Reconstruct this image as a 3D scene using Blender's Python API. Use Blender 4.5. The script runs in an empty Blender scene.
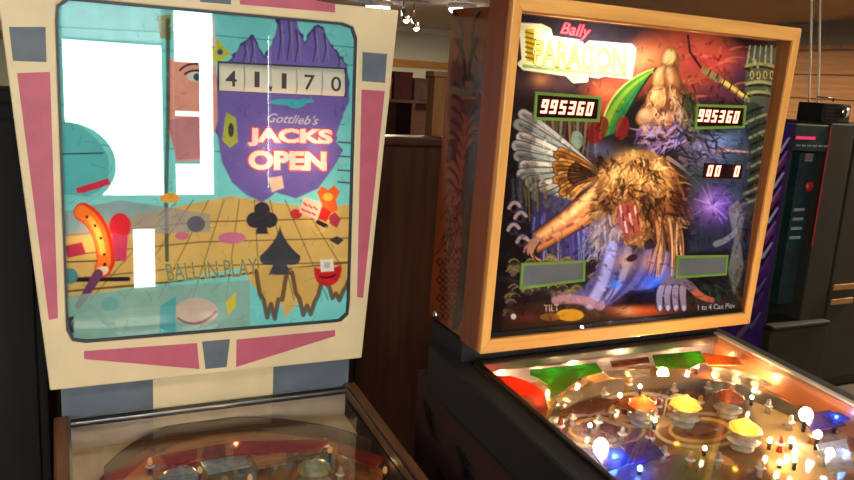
import bpy, math, random
import numpy as np
from mathutils import Matrix, Vector
random.seed(7); RNG = np.random.default_rng(11)
SC = bpy.context.scene
COL = SC.collection
# ------------------------------------------------------------------ camera
FPX, PITCH, ROLL, YAW0, CZ = 773.33, .2023, .0608, .456, 1.58
def _rot(v):
    c, s = math.cos(YAW0), math.sin(YAW0)
    return np.array([v[0]*c+v[1]*s, -v[0]*s+v[1]*c, v[2]])
_cp, _sp, _c, _s = math.cos(PITCH), math.sin(PITCH), math.cos(ROLL), math.sin(ROLL)
_rt, _up, _fw = np.array([1., 0, 0]), np.array([0, _sp, _cp]), np.array([0, _cp, -_sp])
RT, UP, FW = _rot(_rt*_c+_up*_s), _rot(-_rt*_s+_up*_c), _rot(_fw)
CAM = np.array([0, 0, CZ])
cd = bpy.data.cameras.new('camera'); cd.sensor_width = 36; cd.lens = FPX*36/854; cd.clip_start = .02
cam = bpy.data.objects.new('camera', cd); COL.objects.link(cam)
cam.matrix_world = Matrix(((RT[0], UP[0], -FW[0], 0), (RT[1], UP[1], -FW[1], 0), (RT[2], UP[2], -FW[2], CZ), (0, 0, 0, 1)))
SC.camera = cam
# ------------------------------------------------------------------ world, sun, exposure
SC.view_settings.view_transform = 'Standard'; SC.view_settings.look = 'None'
SC.view_settings.gamma = 1; SC.view_settings.use_curve_mapping = False
SC.view_settings.exposure = 0.0
SC.cycles.use_denoising = True; SC.cycles.sample_clamp_indirect = 4; SC.cycles.max_bounces = 8
SC.cycles.transparent_max_bounces = 12; SC.cycles.caustics_reflective = False; SC.cycles.caustics_refractive = False
W = bpy.data.worlds.new('overcast_sky'); SC.world = W; W.use_nodes = True
W.node_tree.nodes['Background'].inputs[0].default_value = (.93, .97, 1, 1)
W.node_tree.nodes['Background'].inputs[1].default_value = 21
sd = bpy.data.lights.new('sun', 'SUN'); sd.energy = 60; sd.angle = math.radians(3); sd.color = (1, .95, .86)
sun = bpy.data.objects.new('sun', sd); COL.objects.link(sun)
sun.rotation_euler = Vector((-.05, .37, -.93)).to_track_quat('-Z', 'Y').to_euler(); sun.location = (0, -6, 6)
# ------------------------------------------------------------------ pixel helpers (direction only; distance from a named plane)
def ray(px, py):
    d = RT*(px-427)+UP*(240-py)+FW*FPX
    return d/np.linalg.norm(d)
def hit(px, py, o, n):
    d = ray(px, py); return CAM+d*(np.dot(np.asarray(o)-CAM, n)/np.dot(d, n))
def project(P):
    q = np.asarray(P)-CAM; z = q@FW
    return 427+FPX*(q@RT)/z, 240-FPX*(q@UP)/z
# ------------------------------------------------------------------ materials
def lin(c):
    c = np.asarray(c, float)/255
    return np.where(c <= .04045, c/12.92, ((c+.055)/1.055)**2.4)
def rgba(c): return tuple(float(x) for x in lin(c))+(1.,)
MATS = {}
def nt(name):
    m = bpy.data.materials.new(name); m.use_nodes = True
    t = m.node_tree; t.nodes.clear(); o = t.nodes.new('ShaderNodeOutputMaterial')
    return m, t, o
def mat(name, col, rough=.5, metal=0., var=.12, scale=14., stretch=(1, 1, 1), bump=.0, coat=0., col2=None, wear=None):
    """painted / plain surface with procedural colour variation"""
    if name in MATS: return MATS[name]
    m, t, o = nt(name); N = t.nodes.new; L = t.links.new
    b = N('ShaderNodeBsdfPrincipled'); b.inputs['Roughness'].default_value = rough; b.inputs['Metallic'].default_value = metal
    b.inputs['Coat Weight'].default_value = coat; b.inputs['Coat Roughness'].default_value = .08
    tc = N('ShaderNodeTexCoord'); mp = N('ShaderNodeMapping'); mp.inputs['Scale'].default_value = stretch
    nz = N('ShaderNodeTexNoise'); nz.inputs['Scale'].default_value = scale; nz.inputs['Detail'].default_value = 5
    L(tc.outputs['Object'], mp.inputs[0]); L(mp.outputs[0], nz.inputs['Vector'])
    rp = N('ShaderNodeValToRGB'); e = rp.color_ramp.elements; e[0].position = .3; e[1].position = .7
    c = lin(col); c2 = lin(col2) if col2 is not None else c*(1-var*2)
    e[0].color = tuple(np.clip(c2, 0, 1))+(1,); e[1].color = tuple(np.clip(c*(1+var*.3), 0, 1))+(1,)
    L(nz.outputs['Fac'], rp.inputs[0]); L(rp.outputs[0], b.inputs['Base Color'])
    if bump:
        bp = N('ShaderNodeBump'); bp.inputs['Strength'].default_value = bump; bp.inputs['Distance'].default_value = .004
        L(nz.outputs['Fac'], bp.inputs['Height']); L(bp.outputs[0], b.inputs['Normal'])
    L(b.outputs[0], o.inputs[0]); MATS[name] = m; return m
def wood(name, col, col2, axis='X', rough=.45, scale=5., coat=.0):
    st = {'X': (.6, 9, 9), 'Y': (9, .6, 9), 'Z': (9, 9, .6)}[axis]
    return mat(name, col, rough, 0, .1, scale, st, .12, coat, col2)
def emit(name, col, s):
    if name in MATS: return MATS[name]
    m, t, o = nt(name); e = t.nodes.new('ShaderNodeEmission'); e.inputs[0].default_value = rgba(col); e.inputs[1].default_value = s
    t.links.new(e.outputs[0], o.inputs[0]); MATS[name] = m; return m
def fresnel(t, ior=1.5):
    '''the same reflectance on both sides of a thin sheet'''
    N = t.nodes.new; g = N('ShaderNodeNewGeometry'); m = N('ShaderNodeMath'); m.operation = 'MULTIPLY_ADD'
    m.inputs[1].default_value = 1/ior-ior; m.inputs[2].default_value = ior; f = N('ShaderNodeFresnel')
    t.links.new(g.outputs['Backfacing'], m.inputs[0]); t.links.new(m.outputs[0], f.inputs['IOR']); return f
def pane_mat(name, boost=1.0, rough=.0, tint=(255, 255, 255)):
    if name in MATS: return MATS[name]
    m, t, o = nt(name); N = t.nodes.new; L = t.links.new
    fr = fresnel(t)
    mu = N('ShaderNodeMath'); mu.operation = 'MULTIPLY'; mu.use_clamp = True; mu.inputs[1].default_value = boost
    tr = N('ShaderNodeBsdfTransparent'); tr.inputs[0].default_value = rgba(tint)
    gl = N('ShaderNodeBsdfGlossy'); gl.inputs['Roughness'].default_value = rough
    mx = N('ShaderNodeMixShader'); L(fr.outputs[0], mu.inputs[0]); L(mu.outputs[0], mx.inputs[0])
    L(tr.outputs[0], mx.inputs[1]); L(gl.outputs[0], mx.inputs[2]); L(mx.outputs[0], o.inputs[0]); MATS[name] = m; return m
def print_mat(name, trans=.5, gloss=0.):
    """flat print kept in the colour attribute 'print'; translucent so that lamps behind it shine through"""
    if name in MATS: return MATS[name]
    m, t, o = nt(name); N = t.nodes.new; L = t.links.new
    a = N('ShaderNodeVertexColor'); a.layer_name = 'print'
    d = N('ShaderNodeBsdfDiffuse'); L(a.outputs[0], d.inputs[0]); out = d
    if trans:
        tl = N('ShaderNodeBsdfTranslucent'); L(a.outputs[0], tl.inputs[0])
        mx = N('ShaderNodeMixShader'); mx.inputs[0].default_value = trans
        L(d.outputs[0], mx.inputs[1]); L(tl.outputs[0], mx.inputs[2]); out = mx
    if gloss:
        g = N('ShaderNodeBsdfGlossy'); g.inputs['Roughness'].default_value = .12; fr = fresnel(t)
        m2 = N('ShaderNodeMixShader'); mu = N('ShaderNodeMath'); mu.operation = 'MULTIPLY'; mu.inputs[1].default_value = gloss
        L(fr.outputs[0], mu.inputs[0]); L(mu.outputs[0], m2.inputs[0]); L(out.outputs[0], m2.inputs[1]); L(g.outputs[0], m2.inputs[2]); out = m2
    L(out.outputs[0], o.inputs[0]); MATS[name] = m; return m
def plastic(name, col, trans=.5, rough=.25, clear=.4):
    """coloured translucent playfield plastic"""
    if name in MATS: return MATS[name]
    m, t, o = nt(name); N = t.nodes.new; L = t.links.new
    nz = N('ShaderNodeTexNoise'); nz.inputs['Scale'].default_value = 60; nz.inputs['Detail'].default_value = 2
    rp = N('ShaderNodeValToRGB'); c = lin(col)
    rp.color_ramp.elements[0].position = .35; rp.color_ramp.elements[1].position = .65
    rp.color_ramp.elements[0].color = tuple(c*.6)+(1,); rp.color_ramp.elements[1].color = tuple(np.clip(c, 0, 1))+(1,)
    tc = N('ShaderNodeTexCoord'); L(tc.outputs['Object'], nz.inputs['Vector']); L(nz.outputs['Fac'], rp.inputs[0])
    d = N('ShaderNodeBsdfDiffuse'); tl = N('ShaderNodeBsdfTranslucent'); L(rp.outputs[0], d.inputs[0]); L(rp.outputs[0], tl.inputs[0])
    mx = N('ShaderNodeMixShader'); mx.inputs[0].default_value = trans; L(d.outputs[0], mx.inputs[1]); L(tl.outputs[0], mx.inputs[2])
    if clear:
        tp = N('ShaderNodeBsdfTransparent'); L(rp.outputs[0], tp.inputs[0]); m3 = N('ShaderNodeMixShader'); m3.inputs[0].default_value = clear
        L(mx.outputs[0], m3.inputs[1]); L(tp.outputs[0], m3.inputs[2]); mx = m3
    g = N('ShaderNodeBsdfGlossy'); g.inputs['Roughness'].default_value = rough; m2 = N('ShaderNodeMixShader'); fr = fresnel(t)
    L(fr.outputs[0], m2.inputs[0]); L(mx.outputs[0], m2.inputs[1]); L(g.outputs[0], m2.inputs[2]); L(m2.outputs[0], o.inputs[0]); MATS[name] = m; return m
# ------------------------------------------------------------------ mesh builder
class MB:
    def __init__(s): s.v = []; s.f = []; s.m = []; s.sm = []
    def add(s, vs, fs, mi=0, smooth=False):
        k = len(s.v); s.v += [tuple(map(float, p)) for p in vs]; s.f += [tuple(k+i for i in q) for q in fs]
        s.m += [mi]*len(fs); s.sm += [smooth]*len(fs); return s
    def box(s, x0, x1, y0, y1, z0, z1, mi=0, fn=None):
        vs = [(x, y, z) for z in (z0, z1) for y in (y0, y1) for x in (x0, x1)]
        if fn: vs = [fn(*p) for p in vs]
        return s.add(vs, [(0, 2, 3, 1), (4, 5, 7, 6), (0, 1, 5, 4), (2, 6, 7, 3), (0, 4, 6, 2), (1, 3, 7, 5)], mi)
    def prism(s, poly, h0, h1, fn, mi=0, smooth=False):
        n = len(poly); vs = [fn(p[0], p[1], h0) for p in poly]+[fn(p[0], p[1], h1) for p in poly]
        return s.add(vs, [tuple(range(n))[::-1], tuple(range(n, 2*n))]+[(i, (i+1) % n, n+(i+1) % n, n+i) for i in range(n)], mi, smooth)
    def ring(s, outer, inner, h0, h1, fn, mi=0):
        n = len(outer); vs = []
        for lp, h in ((outer, h0), (inner, h0), (outer, h1), (inner, h1)): vs += [fn(p[0], p[1], h) for p in lp]
        fs = []
        for i in range(n):
            j = (i+1) % n
            fs += [(i, n+i, n+j, j), (2*n+i, 2*n+j, 3*n+j, 3*n+i), (i, j, 2*n+j, 2*n+i), (n+i, 3*n+i, 3*n+j, n+j)]
        return s.add(vs, fs, mi)
    def tube(s, pts, r, n=8, mi=0, closed=False):
        P = [Vector(p) for p in pts]; k = len(P); R = r if isinstance(r, (list, tuple)) else [r]*k; vs = []
        up = Vector((.13, .21, 1)).normalized()
        for i, p in enumerate(P):
            a, b = P[(i-1) % k if closed else max(i-1, 0)], P[(i+1) % k if closed else min(i+1, k-1)]
            t = (b-a).normalized(); u = t.cross(up)
            if u.length < 1e-3: u = t.cross(Vector((1, 0, 0)))
            u.normalize(); w = u.cross(t)
            vs += [p+(u*math.cos(q*2*math.pi/n)+w*math.sin(q*2*math.pi/n))*R[i] for q in range(n)]
        fs = [(i*n+q, i*n+(q+1) % n, ((i+1) % k)*n+(q+1) % n, ((i+1) % k)*n+q) for i in range(k if closed else k-1) for q in range(n)]
        if not closed: fs += [tuple(range(n))[::-1], tuple((k-1)*n+q for q in range(n))]
        return s.add(vs, fs, mi, True)
    def lathe(s, prof, c, n=24, mi=0, fn=None, scallop=0, ns=12):
        vs = []
        for r, z in prof:
            for q in range(n):
                a = q*2*math.pi/n; rr = r*(1+scallop*math.cos(ns*a))
                p = (c[0]+rr*math.cos(a), c[1]+rr*math.sin(a), c[2]+z); vs.append(fn(*p) if fn else p)
        k = len(prof); fs = [(i*n+q, i*n+(q+1) % n, (i+1)*n+(q+1) % n, (i+1)*n+q) for i in range(k-1) for q in range(n)]
        fs += [tuple(range(n))[::-1], tuple((k-1)*n+q for q in range(n))]
        return s.add(vs, fs, mi, True)
    def build(s, name, ms, parent=None, bevel=0, kind=None, **tags):
        me = bpy.data.meshes.new(name); me.from_pydata(s.v, [], s.f)
        for m in (ms if isinstance(ms, (list, tuple)) else [ms]): me.materials.append(m)
        me.polygons.foreach_set('material_index', s.m); me.polygons.foreach_set('use_smooth', s.sm); me.update()
        o = bpy.data.objects.new(name, me); COL.objects.link(o)
        if parent: o.parent = parent
        if bevel:
            b = o.modifiers.new('bevel', 'BEVEL'); b.width = bevel; b.segments = 2; b.limit_method = 'ANGLE'; b.angle_limit = .6
        if kind: o['kind'] = kind
        for k, v in tags.items(): o[k] = v
        return o
def thing(name, label, cat, loc=(0, 0, 0), rz=0., group=None):
    o = bpy.data.objects.new(name, None); COL.objects.link(o); o.location = loc; o.rotation_euler = (0, 0, rz)
    o.empty_display_size = .1; o['label'] = label; o['category'] = cat
    if group: o['group'] = group
    return o
def point(loc, power, col, r=.008, parent=None, name='lamp_light'):
    d = bpy.data.lights.new(name, 'POINT'); d.energy = power; d.color = tuple(lin(col)); d.shadow_soft_size = r
    o = bpy.data.objects.new(name, d); COL.objects.link(o); o.location = loc
    if parent: o.parent = parent
    return o
ident = lambda x, y, z: (x, y, z)
# ------------------------------------------------------------------ lettering -> triangles
def text_tris(s, offset=0., shear=0., res=4):
    cu = bpy.data.curves.new('lettering', 'FONT'); cu.body = s; cu.offset = offset; cu.shear = shear; cu.resolution_u = res
    cu.dimensions = '2D'; cu.fill_mode = 'FRONT'
    o = bpy.data.objects.new('lettering', cu); COL.objects.link(o); bpy.context.view_layer.update()
    ev = o.evaluated_get(bpy.context.evaluated_depsgraph_get()); me = ev.to_mesh(); me.calc_loop_triangles()
    v = np.array([p.co[:2] for p in me.vertices]).reshape(-1, 2); t = np.array([q.vertices[:] for q in me.loop_triangles], int).reshape(-1, 3)
    ev.to_mesh_clear(); bpy.data.objects.remove(o); bpy.data.curves.remove(cu)
    return v, t
# ------------------------------------------------------------------ painter of flat prints
def fbm(X, Y, sc, seed=0, octv=4):
    r = np.random.default_rng(seed); out = np.zeros_like(X); amp = 1.; tot = 0
    for k in range(octv):
        g = r.random((64, 64)); x, y = X/sc, Y/sc; xi, yi = np.floor(x).astype(int), np.floor(y).astype(int); fx, fy = x-xi, y-yi
        fx, fy = fx*fx*(3-2*fx), fy*fy*(3-2*fy); a, b = xi % 64, yi % 64; c, d = (xi+1) % 64, (yi+1) % 64
        out += amp*((g[a, b]*(1-fx)+g[c, b]*fx)*(1-fy)+(g[a, d]*(1-fx)+g[c, d]*fx)*fy); tot += amp; amp *= .5; sc /= 2.03
    return out/tot
class Canvas:
    def __init__(s, nx, ny, pos):
        u, v = np.meshgrid(np.linspace(0, 1, nx), np.linspace(0, 1, ny)); s.nx, s.ny = nx, ny
        s.P = pos(u, v)                       # (ny,nx,3) world points, only to read where a mark of the photograph falls on the sheet
        s.X, s.Y = project(s.P); s.C = np.zeros((ny, nx, 3)); s.hole = np.zeros((ny, nx), bool)
    def blk(s, x0, y0, x1, y1):
        m = (s.X >= x0) & (s.X <= x1) & (s.Y >= y0) & (s.Y <= y1)
        r = np.flatnonzero(m.any(1)); c = np.flatnonzero(m.any(0))
        if not len(r): return None
        return slice(r[0], r[-1]+1), slice(c[0], c[-1]+1)
    def put(s, sl, a, col):
        c = lin(col) if not isinstance(col, np.ndarray) else col
        s.C[sl] = s.C[sl]*(1-a[..., None])+c*a[..., None]
    def stroke(s, pts, w0, col, w1=None, alpha=1., soft=.8, bulge=False):
        pts = np.asarray(pts, float); w1 = w0 if w1 is None else w1; pad = max(w0, w1)+soft+1
        sl = s.blk(pts[:, 0].min()-pad, pts[:, 1].min()-pad, pts[:, 0].max()+pad, pts[:, 1].max()+pad)
        if sl is None: return
        X, Y = s.X[sl], s.Y[sl]; best = np.full(X.shape, -1e9); n = len(pts)-1
        for i in range(n):
            a, b = pts[i], pts[i+1]; d = b-a; L = max(d@d, 1e-9); t = np.clip(((X-a[0])*d[0]+(Y-a[1])*d[1])/L, 0, 1)
            g = (i+t)/n; w = w0+(w1-w0)*g
            if bulge: w = w*np.sin(np.pi*(.12+.8*g))
            best = np.maximum(best, w-np.hypot(X-a[0]-t*d[0], Y-a[1]-t*d[1]))
        s.put(sl, alpha*np.clip(best/soft+.5, 0, 1), col)
    def poly(s, pts, col, alpha=1., soft=1., grad=None):
        pts = np.asarray(pts, float); pad = soft+1
        sl = s.blk(pts[:, 0].min()-pad, pts[:, 1].min()-pad, pts[:, 0].max()+pad, pts[:, 1].max()+pad)
        if sl is None: return
        X, Y = s.X[sl], s.Y[sl]; ins = np.zeros(X.shape, bool); dist = np.full(X.shape, 1e9)
        for a, b in zip(pts, np.roll(pts, -1, 0)):
            c = (a[1] > Y) != (b[1] > Y)
            with np.errstate(divide='ignore', invalid='ignore'): ins ^= c & (X < (b[0]-a[0])*(Y-a[1])/(b[1]-a[1])+a[0])
            d = b-a; L = max(d@d, 1e-9); t = np.clip(((X-a[0])*d[0]+(Y-a[1])*d[1])/L, 0, 1)
            dist = np.minimum(dist, np.hypot(X-a[0]-t*d[0], Y-a[1]-t*d[1]))
        a = np.clip(np.where(ins, dist, -dist)/soft+.5, 0, 1)*alpha
        if grad is not None:                    # (colour2, axis, lo, hi)
            c2, ax, lo, hi = grad; g = np.clip(((Y if ax == 'y' else X)-lo)/(hi-lo), 0, 1)[..., None]
            col = lin(col)*(1-g)+lin(c2)*g; s.C[sl] = s.C[sl]*(1-a[..., None])+col*a[..., None]
        else: s.put(sl, a, col)
    def ell(s, cx, cy, rx, ry, col, rot=0., alpha=1., soft=1.):
        q = np.linspace(0, 2*np.pi, 26)[:-1]; c, n = math.cos(rot), math.sin(rot); x, y = rx*np.cos(q), ry*np.sin(q)
        s.poly(np.c_[cx+x*c-y*n, cy+x*n+y*c], col, alpha, soft)
    def blob(s, cx, cy, rx, ry, col, alpha=1.):
        sl = s.blk(cx-3*rx, cy-3*ry, cx+3*rx, cy+3*ry)
        if sl is None: return
        s.put(sl, alpha*np.exp(-((s.X[sl]-cx)/rx)**2-((s.Y[sl]-cy)/ry)**2), col)
    def text(s, string, quad, col, offset=0., shear=0., alpha=1., wave=None):
        """quad: photo corners (top-left, top-right, bottom-right, bottom-left) of the lettering's own box"""
        v0, _ = text_tris(string, 0, shear); lo, hi = v0.min(0), v0.max(0)
        v, t = text_tris(string, offset, shear); n = (v-lo)/(hi-lo); q = np.asarray(quad, float); u, w = n[:, :1], n[:, 1:]
        p = (q[3]*(1-u)+q[2]*u)*(1-w)+(q[0]*(1-u)+q[1]*u)*w
        for a, b, c in p[t]:
            sl = s.blk(min(a[0], b[0], c[0])-1, min(a[1], b[1], c[1])-1, max(a[0], b[0], c[0])+1, max(a[1], b[1], c[1])+1)
            if sl is None: continue
            X, Y = s.X[sl], s.Y[sl]; den = (b[1]-c[1])*(a[0]-c[0])+(c[0]-b[0])*(a[1]-c[1])
            if abs(den) < 1e-9: continue
            l1 = ((b[1]-c[1])*(X-c[0])+(c[0]-b[0])*(Y-c[1]))/den; l2 = ((c[1]-a[1])*(X-c[0])+(a[0]-c[0])*(Y-c[1]))/den
            s.put(sl, alpha*((l1 >= 0) & (l2 >= 0) & (l1+l2 <= 1)), col)
    def fur(s, pts, n, L, cols, w=.8, spread=.5, alpha=.8, dirfn=None, curl=.3):
        """n tapered strokes started inside polygon pts"""
        pts = np.asarray(pts, float); lo, hi = pts.min(0), pts.max(0); k = 0; ctr = pts.mean(0)
        while k < n:
            p = lo+RNG.random(2)*(hi-lo); ins = False
            for a, b in zip(pts, np.roll(pts, -1, 0)):
                if (a[1] > p[1]) != (b[1] > p[1]) and p[0] < (b[0]-a[0])*(p[1]-a[1])/(b[1]-a[1])+a[0]: ins = not ins
            if not ins: continue
            k += 1; ang = (dirfn(p) if dirfn else math.atan2(p[1]-ctr[1], p[0]-ctr[0]))+RNG.normal(0, spread); l = L*(.6+.8*RNG.random()); c2 = ang+RNG.normal(0, curl)
            m = p+np.array([math.cos(ang), math.sin(ang)])*l*.5; e = m+np.array([math.cos(c2), math.sin(c2)])*l*.5
            s.stroke([p, m, e], w*(.7+.6*RNG.random()), cols[RNG.integers(len(cols))], .2, alpha)
    def busy(s, n, box, L=9, w=1.1, alpha=.55, seed=5):
        '''small brush marks in lighter and darker tones of whatever colour is already there'''
        r = np.random.default_rng(seed)
        for k in range(n):
            x, y = r.uniform(box[0], box[2]), r.uniform(box[1], box[3]); sl = s.blk(x-1, y-1, x+1, y+1)
            if sl is None: continue
            col = np.clip(s.C[sl].reshape(-1, 3).mean(0)*r.choice([.22, .35, .55, 1.5])+r.normal(0, .012, 3), 0, 1); a = r.uniform(0, 6.28); l = L*r.uniform(.5, 1.3)
            s.stroke(bez((x-l*.5*math.cos(a), y-l*.5*math.sin(a)), (x+r.normal(0, 2.5), y+r.normal(0, 2.5)), (x+l*.5*math.cos(a), y+l*.5*math.sin(a)), 5), w*r.uniform(.6, 1.4), col, .3, alpha)
    def build(s, name, local, material, parent, clip=None, **tags):
        """sheet of print; local: (ny,nx,3) vertex positions in the parent's space"""
        n = s.nx*s.ny; idx = np.arange(n).reshape(s.ny, s.nx)
        q = np.stack([idx[:-1, :-1], idx[:-1, 1:], idx[1:, 1:], idx[1:, :-1]], -1).reshape(-1, 4)
        h = s.hole if clip is None else s.hole | clip
        q = q[~h.reshape(-1)[q].any(1)]
        me = bpy.data.meshes.new(name); me.vertices.add(n); me.vertices.foreach_set('co', np.ascontiguousarray(local.reshape(-1), dtype=np.float32))
        me.loops.add(q.size); me.loops.foreach_set('vertex_index', q.reshape(-1).astype(np.int32))
        me.polygons.add(len(q)); me.polygons.foreach_set('loop_start', np.arange(0, q.size, 4, dtype=np.int32))
        me.update(calc_edges=True); me.validate()
        at = me.color_attributes.new('print', 'FLOAT_COLOR', 'POINT')
        at.data.foreach_set('color', np.concatenate([np.clip(s.C, 0, 1), np.ones((s.ny, s.nx, 1))], -1).reshape(-1).astype(np.float32))
        me.materials.append(material); o = bpy.data.objects.new(name, me); COL.objects.link(o); o.parent = parent
        for k, v in tags.items(): o[k] = v
        return o
def bez(a, b, c, n=9):
    t = np.linspace(0, 1, n)[:, None]; a, b, c = map(np.asarray, (a, b, c)); return a*(1-t)**2+2*b*t*(1-t)+c*t**2
def jag(poly, amp, seed=1, n=4):
    r = np.random.default_rng(seed); poly = np.asarray(poly, float); out = []
    for a, b in zip(poly, np.roll(poly, -1, 0)):
        d = b-a; L = np.hypot(*d)+1e-9; nrm = np.array([-d[1], d[0]])/L
        for i in range(n): out.append(a+d*i/n+(nrm*r.normal(0, amp) if i else 0))
    return np.array(out)
# ------------------------------------------------------------------ machine frames
class Machine:
    """local axes: x to the viewer's right along the face, y away from the viewer, z up from the floor"""
    def __init__(s, x, y, yaw, tilt, zc):
        s.base = np.array([x, y, 0.]); s.rz = yaw; s.t = tilt; s.zc = zc
        s.r = np.array([math.cos(yaw), math.sin(yaw), 0]); s.y = np.array([-math.sin(yaw), math.cos(yaw), 0]); s.z = np.array([0, 0, 1.])
    def head(s, a, b, c=0.):                     # head plane (right, up, out towards the viewer) -> local
        return (a, -b*math.sin(s.t)-c*math.cos(s.t), s.zc+b*math.cos(s.t)-c*math.sin(s.t))
    def world(s, p): return s.base+s.r*p[0]+s.y*p[1]+s.z*p[2]
    def worlds(s, x, y, z): return s.base+s.r*x[..., None]+s.y*y[..., None]+s.z*z[..., None]
    def local(s, P): d = np.asarray(P)-s.base; return np.array([d@s.r, d@s.y, d[2]])
    def ab(s, px, py, c=0.):                     # photo mark -> head plane
        o = s.world(s.head(0, 0, c)); n = s.world(s.head(0, 0, c+1))-o; u = s.world(s.head(0, 1, c))-o; P = hit(px, py, o, n)-o
        return P@s.r, P@u
    def deck(s, px, py, z0, sl):                 # photo mark -> sloping deck z = z0 + sl*y
        n = np.cross(s.r, s.y+s.z*sl); return s.local(hit(px, py, s.base+s.z*z0, n))
A = Machine(.31478, 1.66435, -.0029, -.0371, 1.3538)      # cream wedge-headed machine
B = Machine(1.15227, 1.28175, .0035, .0308, 1.3941)       # wood-framed machine
# ================================================================== the room
X0, X1, Y1R, YF, ZC = -3.2, 8.0, 13.0, -3.2, 2.5
m_floor = wood('floor_boards', (50, 34, 24), (34, 23, 16), 'Y', .6, 3)
m_ceil = mat('ceiling_paint', (176, 172, 160), .9, var=.05, scale=2)
m_pale = mat('pale_plaster', (205, 214, 198), .9, var=.05, scale=2)
m_taupe = mat('taupe_plaster', (150, 134, 112), .9, var=.08, scale=3)
m_dark = mat('dark_brown_plaster', (58, 38, 26), .85, var=.15, scale=3)
m_tan = wood('tan_timber', (190, 140, 82), (160, 112, 62), 'X', .5, 4)
m_tanz = wood('tan_timber_upright', (178, 122, 66), (140, 92, 46), 'Z', .5, 4)
m_board = wood('warm_pine_board', (214, 152, 84), (180, 118, 58), 'Y', .5, 3)
m_white = mat('white_gloss_paint', (225, 222, 212), .35, var=.03)
m_brownpanel = wood('dark_walnut_panel', (86, 50, 32), (62, 35, 22), 'Z', .38, 4)
ST = 'structure'
MB().box(X0, X1, YF, Y1R, -.1, 0).build('floor', m_floor, kind=ST)
MB().box(X0, X1, YF, Y1R, ZC, ZC+.1).build('ceiling', m_ceil, kind=ST)
MB().box(X0, X1+.1, Y1R, Y1R+.1, 0, ZC).build('wall_back', m_pale, kind=ST)
MB().box(X0-.1, X0, YF, Y1R+.1, 0, ZC).build('wall_left', m_dark, kind=ST)
wr = MB().box(X1, X1+.1, YF, Y1R, 0, ZC).build('wall_right', m_taupe, kind=ST)
for k in range(8):                                   # horizontal boards on the right wall
    z0 = .02+k*.272
    MB().box(X1-.028-.004*(k % 2), X1, 2.6, 9.4, z0, z0+.262).build('board', m_board, wr, .006)
MB().box(X1-.06, X1, 2.6, 9.4, 2.2, 2.25).build('trim_1', m_tanz, kind=ST)
MB().box(X0, X1, Y1R-.04, Y1R, 1.80, 1.93).build('trim_2', m_tan, kind=ST)
MB().box(X0, X1, Y1R-.08, Y1R, ZC-.09, ZC).build('trim_3', m_white, kind=ST)
# wall with the windows, behind the photographer
def wall_holes(x0, x1, z0, z1, y0, y1, holes):
    mb = MB(); xs = sorted({x0, x1, *[h[0] for h in holes], *[h[1] for h in holes]}); zs = sorted({z0, z1, *[h[2] for h in holes], *[h[3] for h in holes]})
    for a, b in zip(xs, xs[1:]):
        for c, d in zip(zs, zs[1:]):
            if not any(h[0] <= (a+b)/2 <= h[1] and h[2] <= (c+d)/2 <= h[3] for h in holes): mb.box(a, b, y0, y1, c, d)
    return mb
HOL = [(.03, .80, .88, 2.44), (.84, 1.20, .88, 2.44), (.50, .72, .12, .66), (-2.6, -.9, .9, 2.3), (1.615, 1.65, .95, 2.25)]  # low pane and narrow slit added for bright streaks in the mirrored view
wall_holes(X0, X1, 0, ZC, YF-.12, YF, HOL).build('wall_front', m_dark, kind=ST)
m_win = pane_mat('window_glass', 1.0)
for k, (a, b, c, d) in enumerate(HOL):
    e = .025 if b-a > .1 else .004
    w = wall_holes(a, b, c, d, YF-.09, YF-.03, [(a+e, b-e, c+e, d-e)]).build('window_%d' % (k+1), m_white, kind=ST)
    MB().box(a+e*.8, b-e*.8, YF-.064, YF-.058, c+e*.8, d-e*.8).build('pane', m_win, w)
    if d-c > 1: MB().box(a-.02, b+.02, YF-.03, YF+.05, c-.03, c).build('window_sill', m_white, w)
    if k == 3: MB().box((a+b)/2-.03, (a+b)/2+.03, YF-.09, YF-.03, c+.025, d-.025).build('mullion', m_white, w)
    pl = bpy.data.lights.new('sky_portal', 'AREA'); pl.shape = 'RECTANGLE'; pl.size = b-a; pl.size_y = d-c; pl.cycles.is_portal = True
    po = bpy.data.objects.new('sky_portal', pl); COL.objects.link(po); po.location = ((a+b)/2, YF-.13, (c+d)/2); po.rotation_euler = (math.pi/2, 0, 0)
m_blind = plastic('blind_cloth', (215, 232, 232), .75, .8, .25)
bl = thing('roller_blind', 'pale roller blind pulled a little way down the window', 'blind', (.415, YF+.03, 2.10))
MB().add([(-.37, 0, 0), (.37, 0, 0), (.37, 0, .32), (-.37, 0, .32)], [(0, 1, 2, 3)]).build('cloth', m_blind, bl)
MB().tube([(-.38, 0, .34), (.38, 0, .34)], .022, 12).build('roller', m_white, bl)
MB().box(-.37, .37, -.008, .008, -.012, .004).build('bottom_bar', m_white, bl)
m_notice = mat('notice_paper', (60, 52, 50), .8, var=.3, scale=30)
for z0, z1, lb in ((1.59, 1.98, 'dark paper notice taped to the narrow window, the upper of two'), (1.16, 1.55, 'dark paper notice taped to the narrow window, the lower of two')):
    MB().box(.85, 1.06, YF-.05, YF-.046, z0, z1).build('window_notice', m_notice, label=lb, category='notice', group='notices on the window')
m_rug = mat('bounce_rug', (214, 210, 190), .9, var=.1, scale=60, bump=.3)  # pale rug added so the sunlit floor reads bright in the glass
rg = thing('rug', 'pale rug added in front of the window to bounce sunlight into the reflection', 'rug', (.42, -2.5, 0))
MB().box(-.80, .80, -.6, .55, 0, .012).build('pile', m_rug, rg, .004)
for sy in (-.6, .55): MB().box(-.80, .80, sy-.012, sy+.012, 0, .0125).build('border', m_tan, rg)
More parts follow.
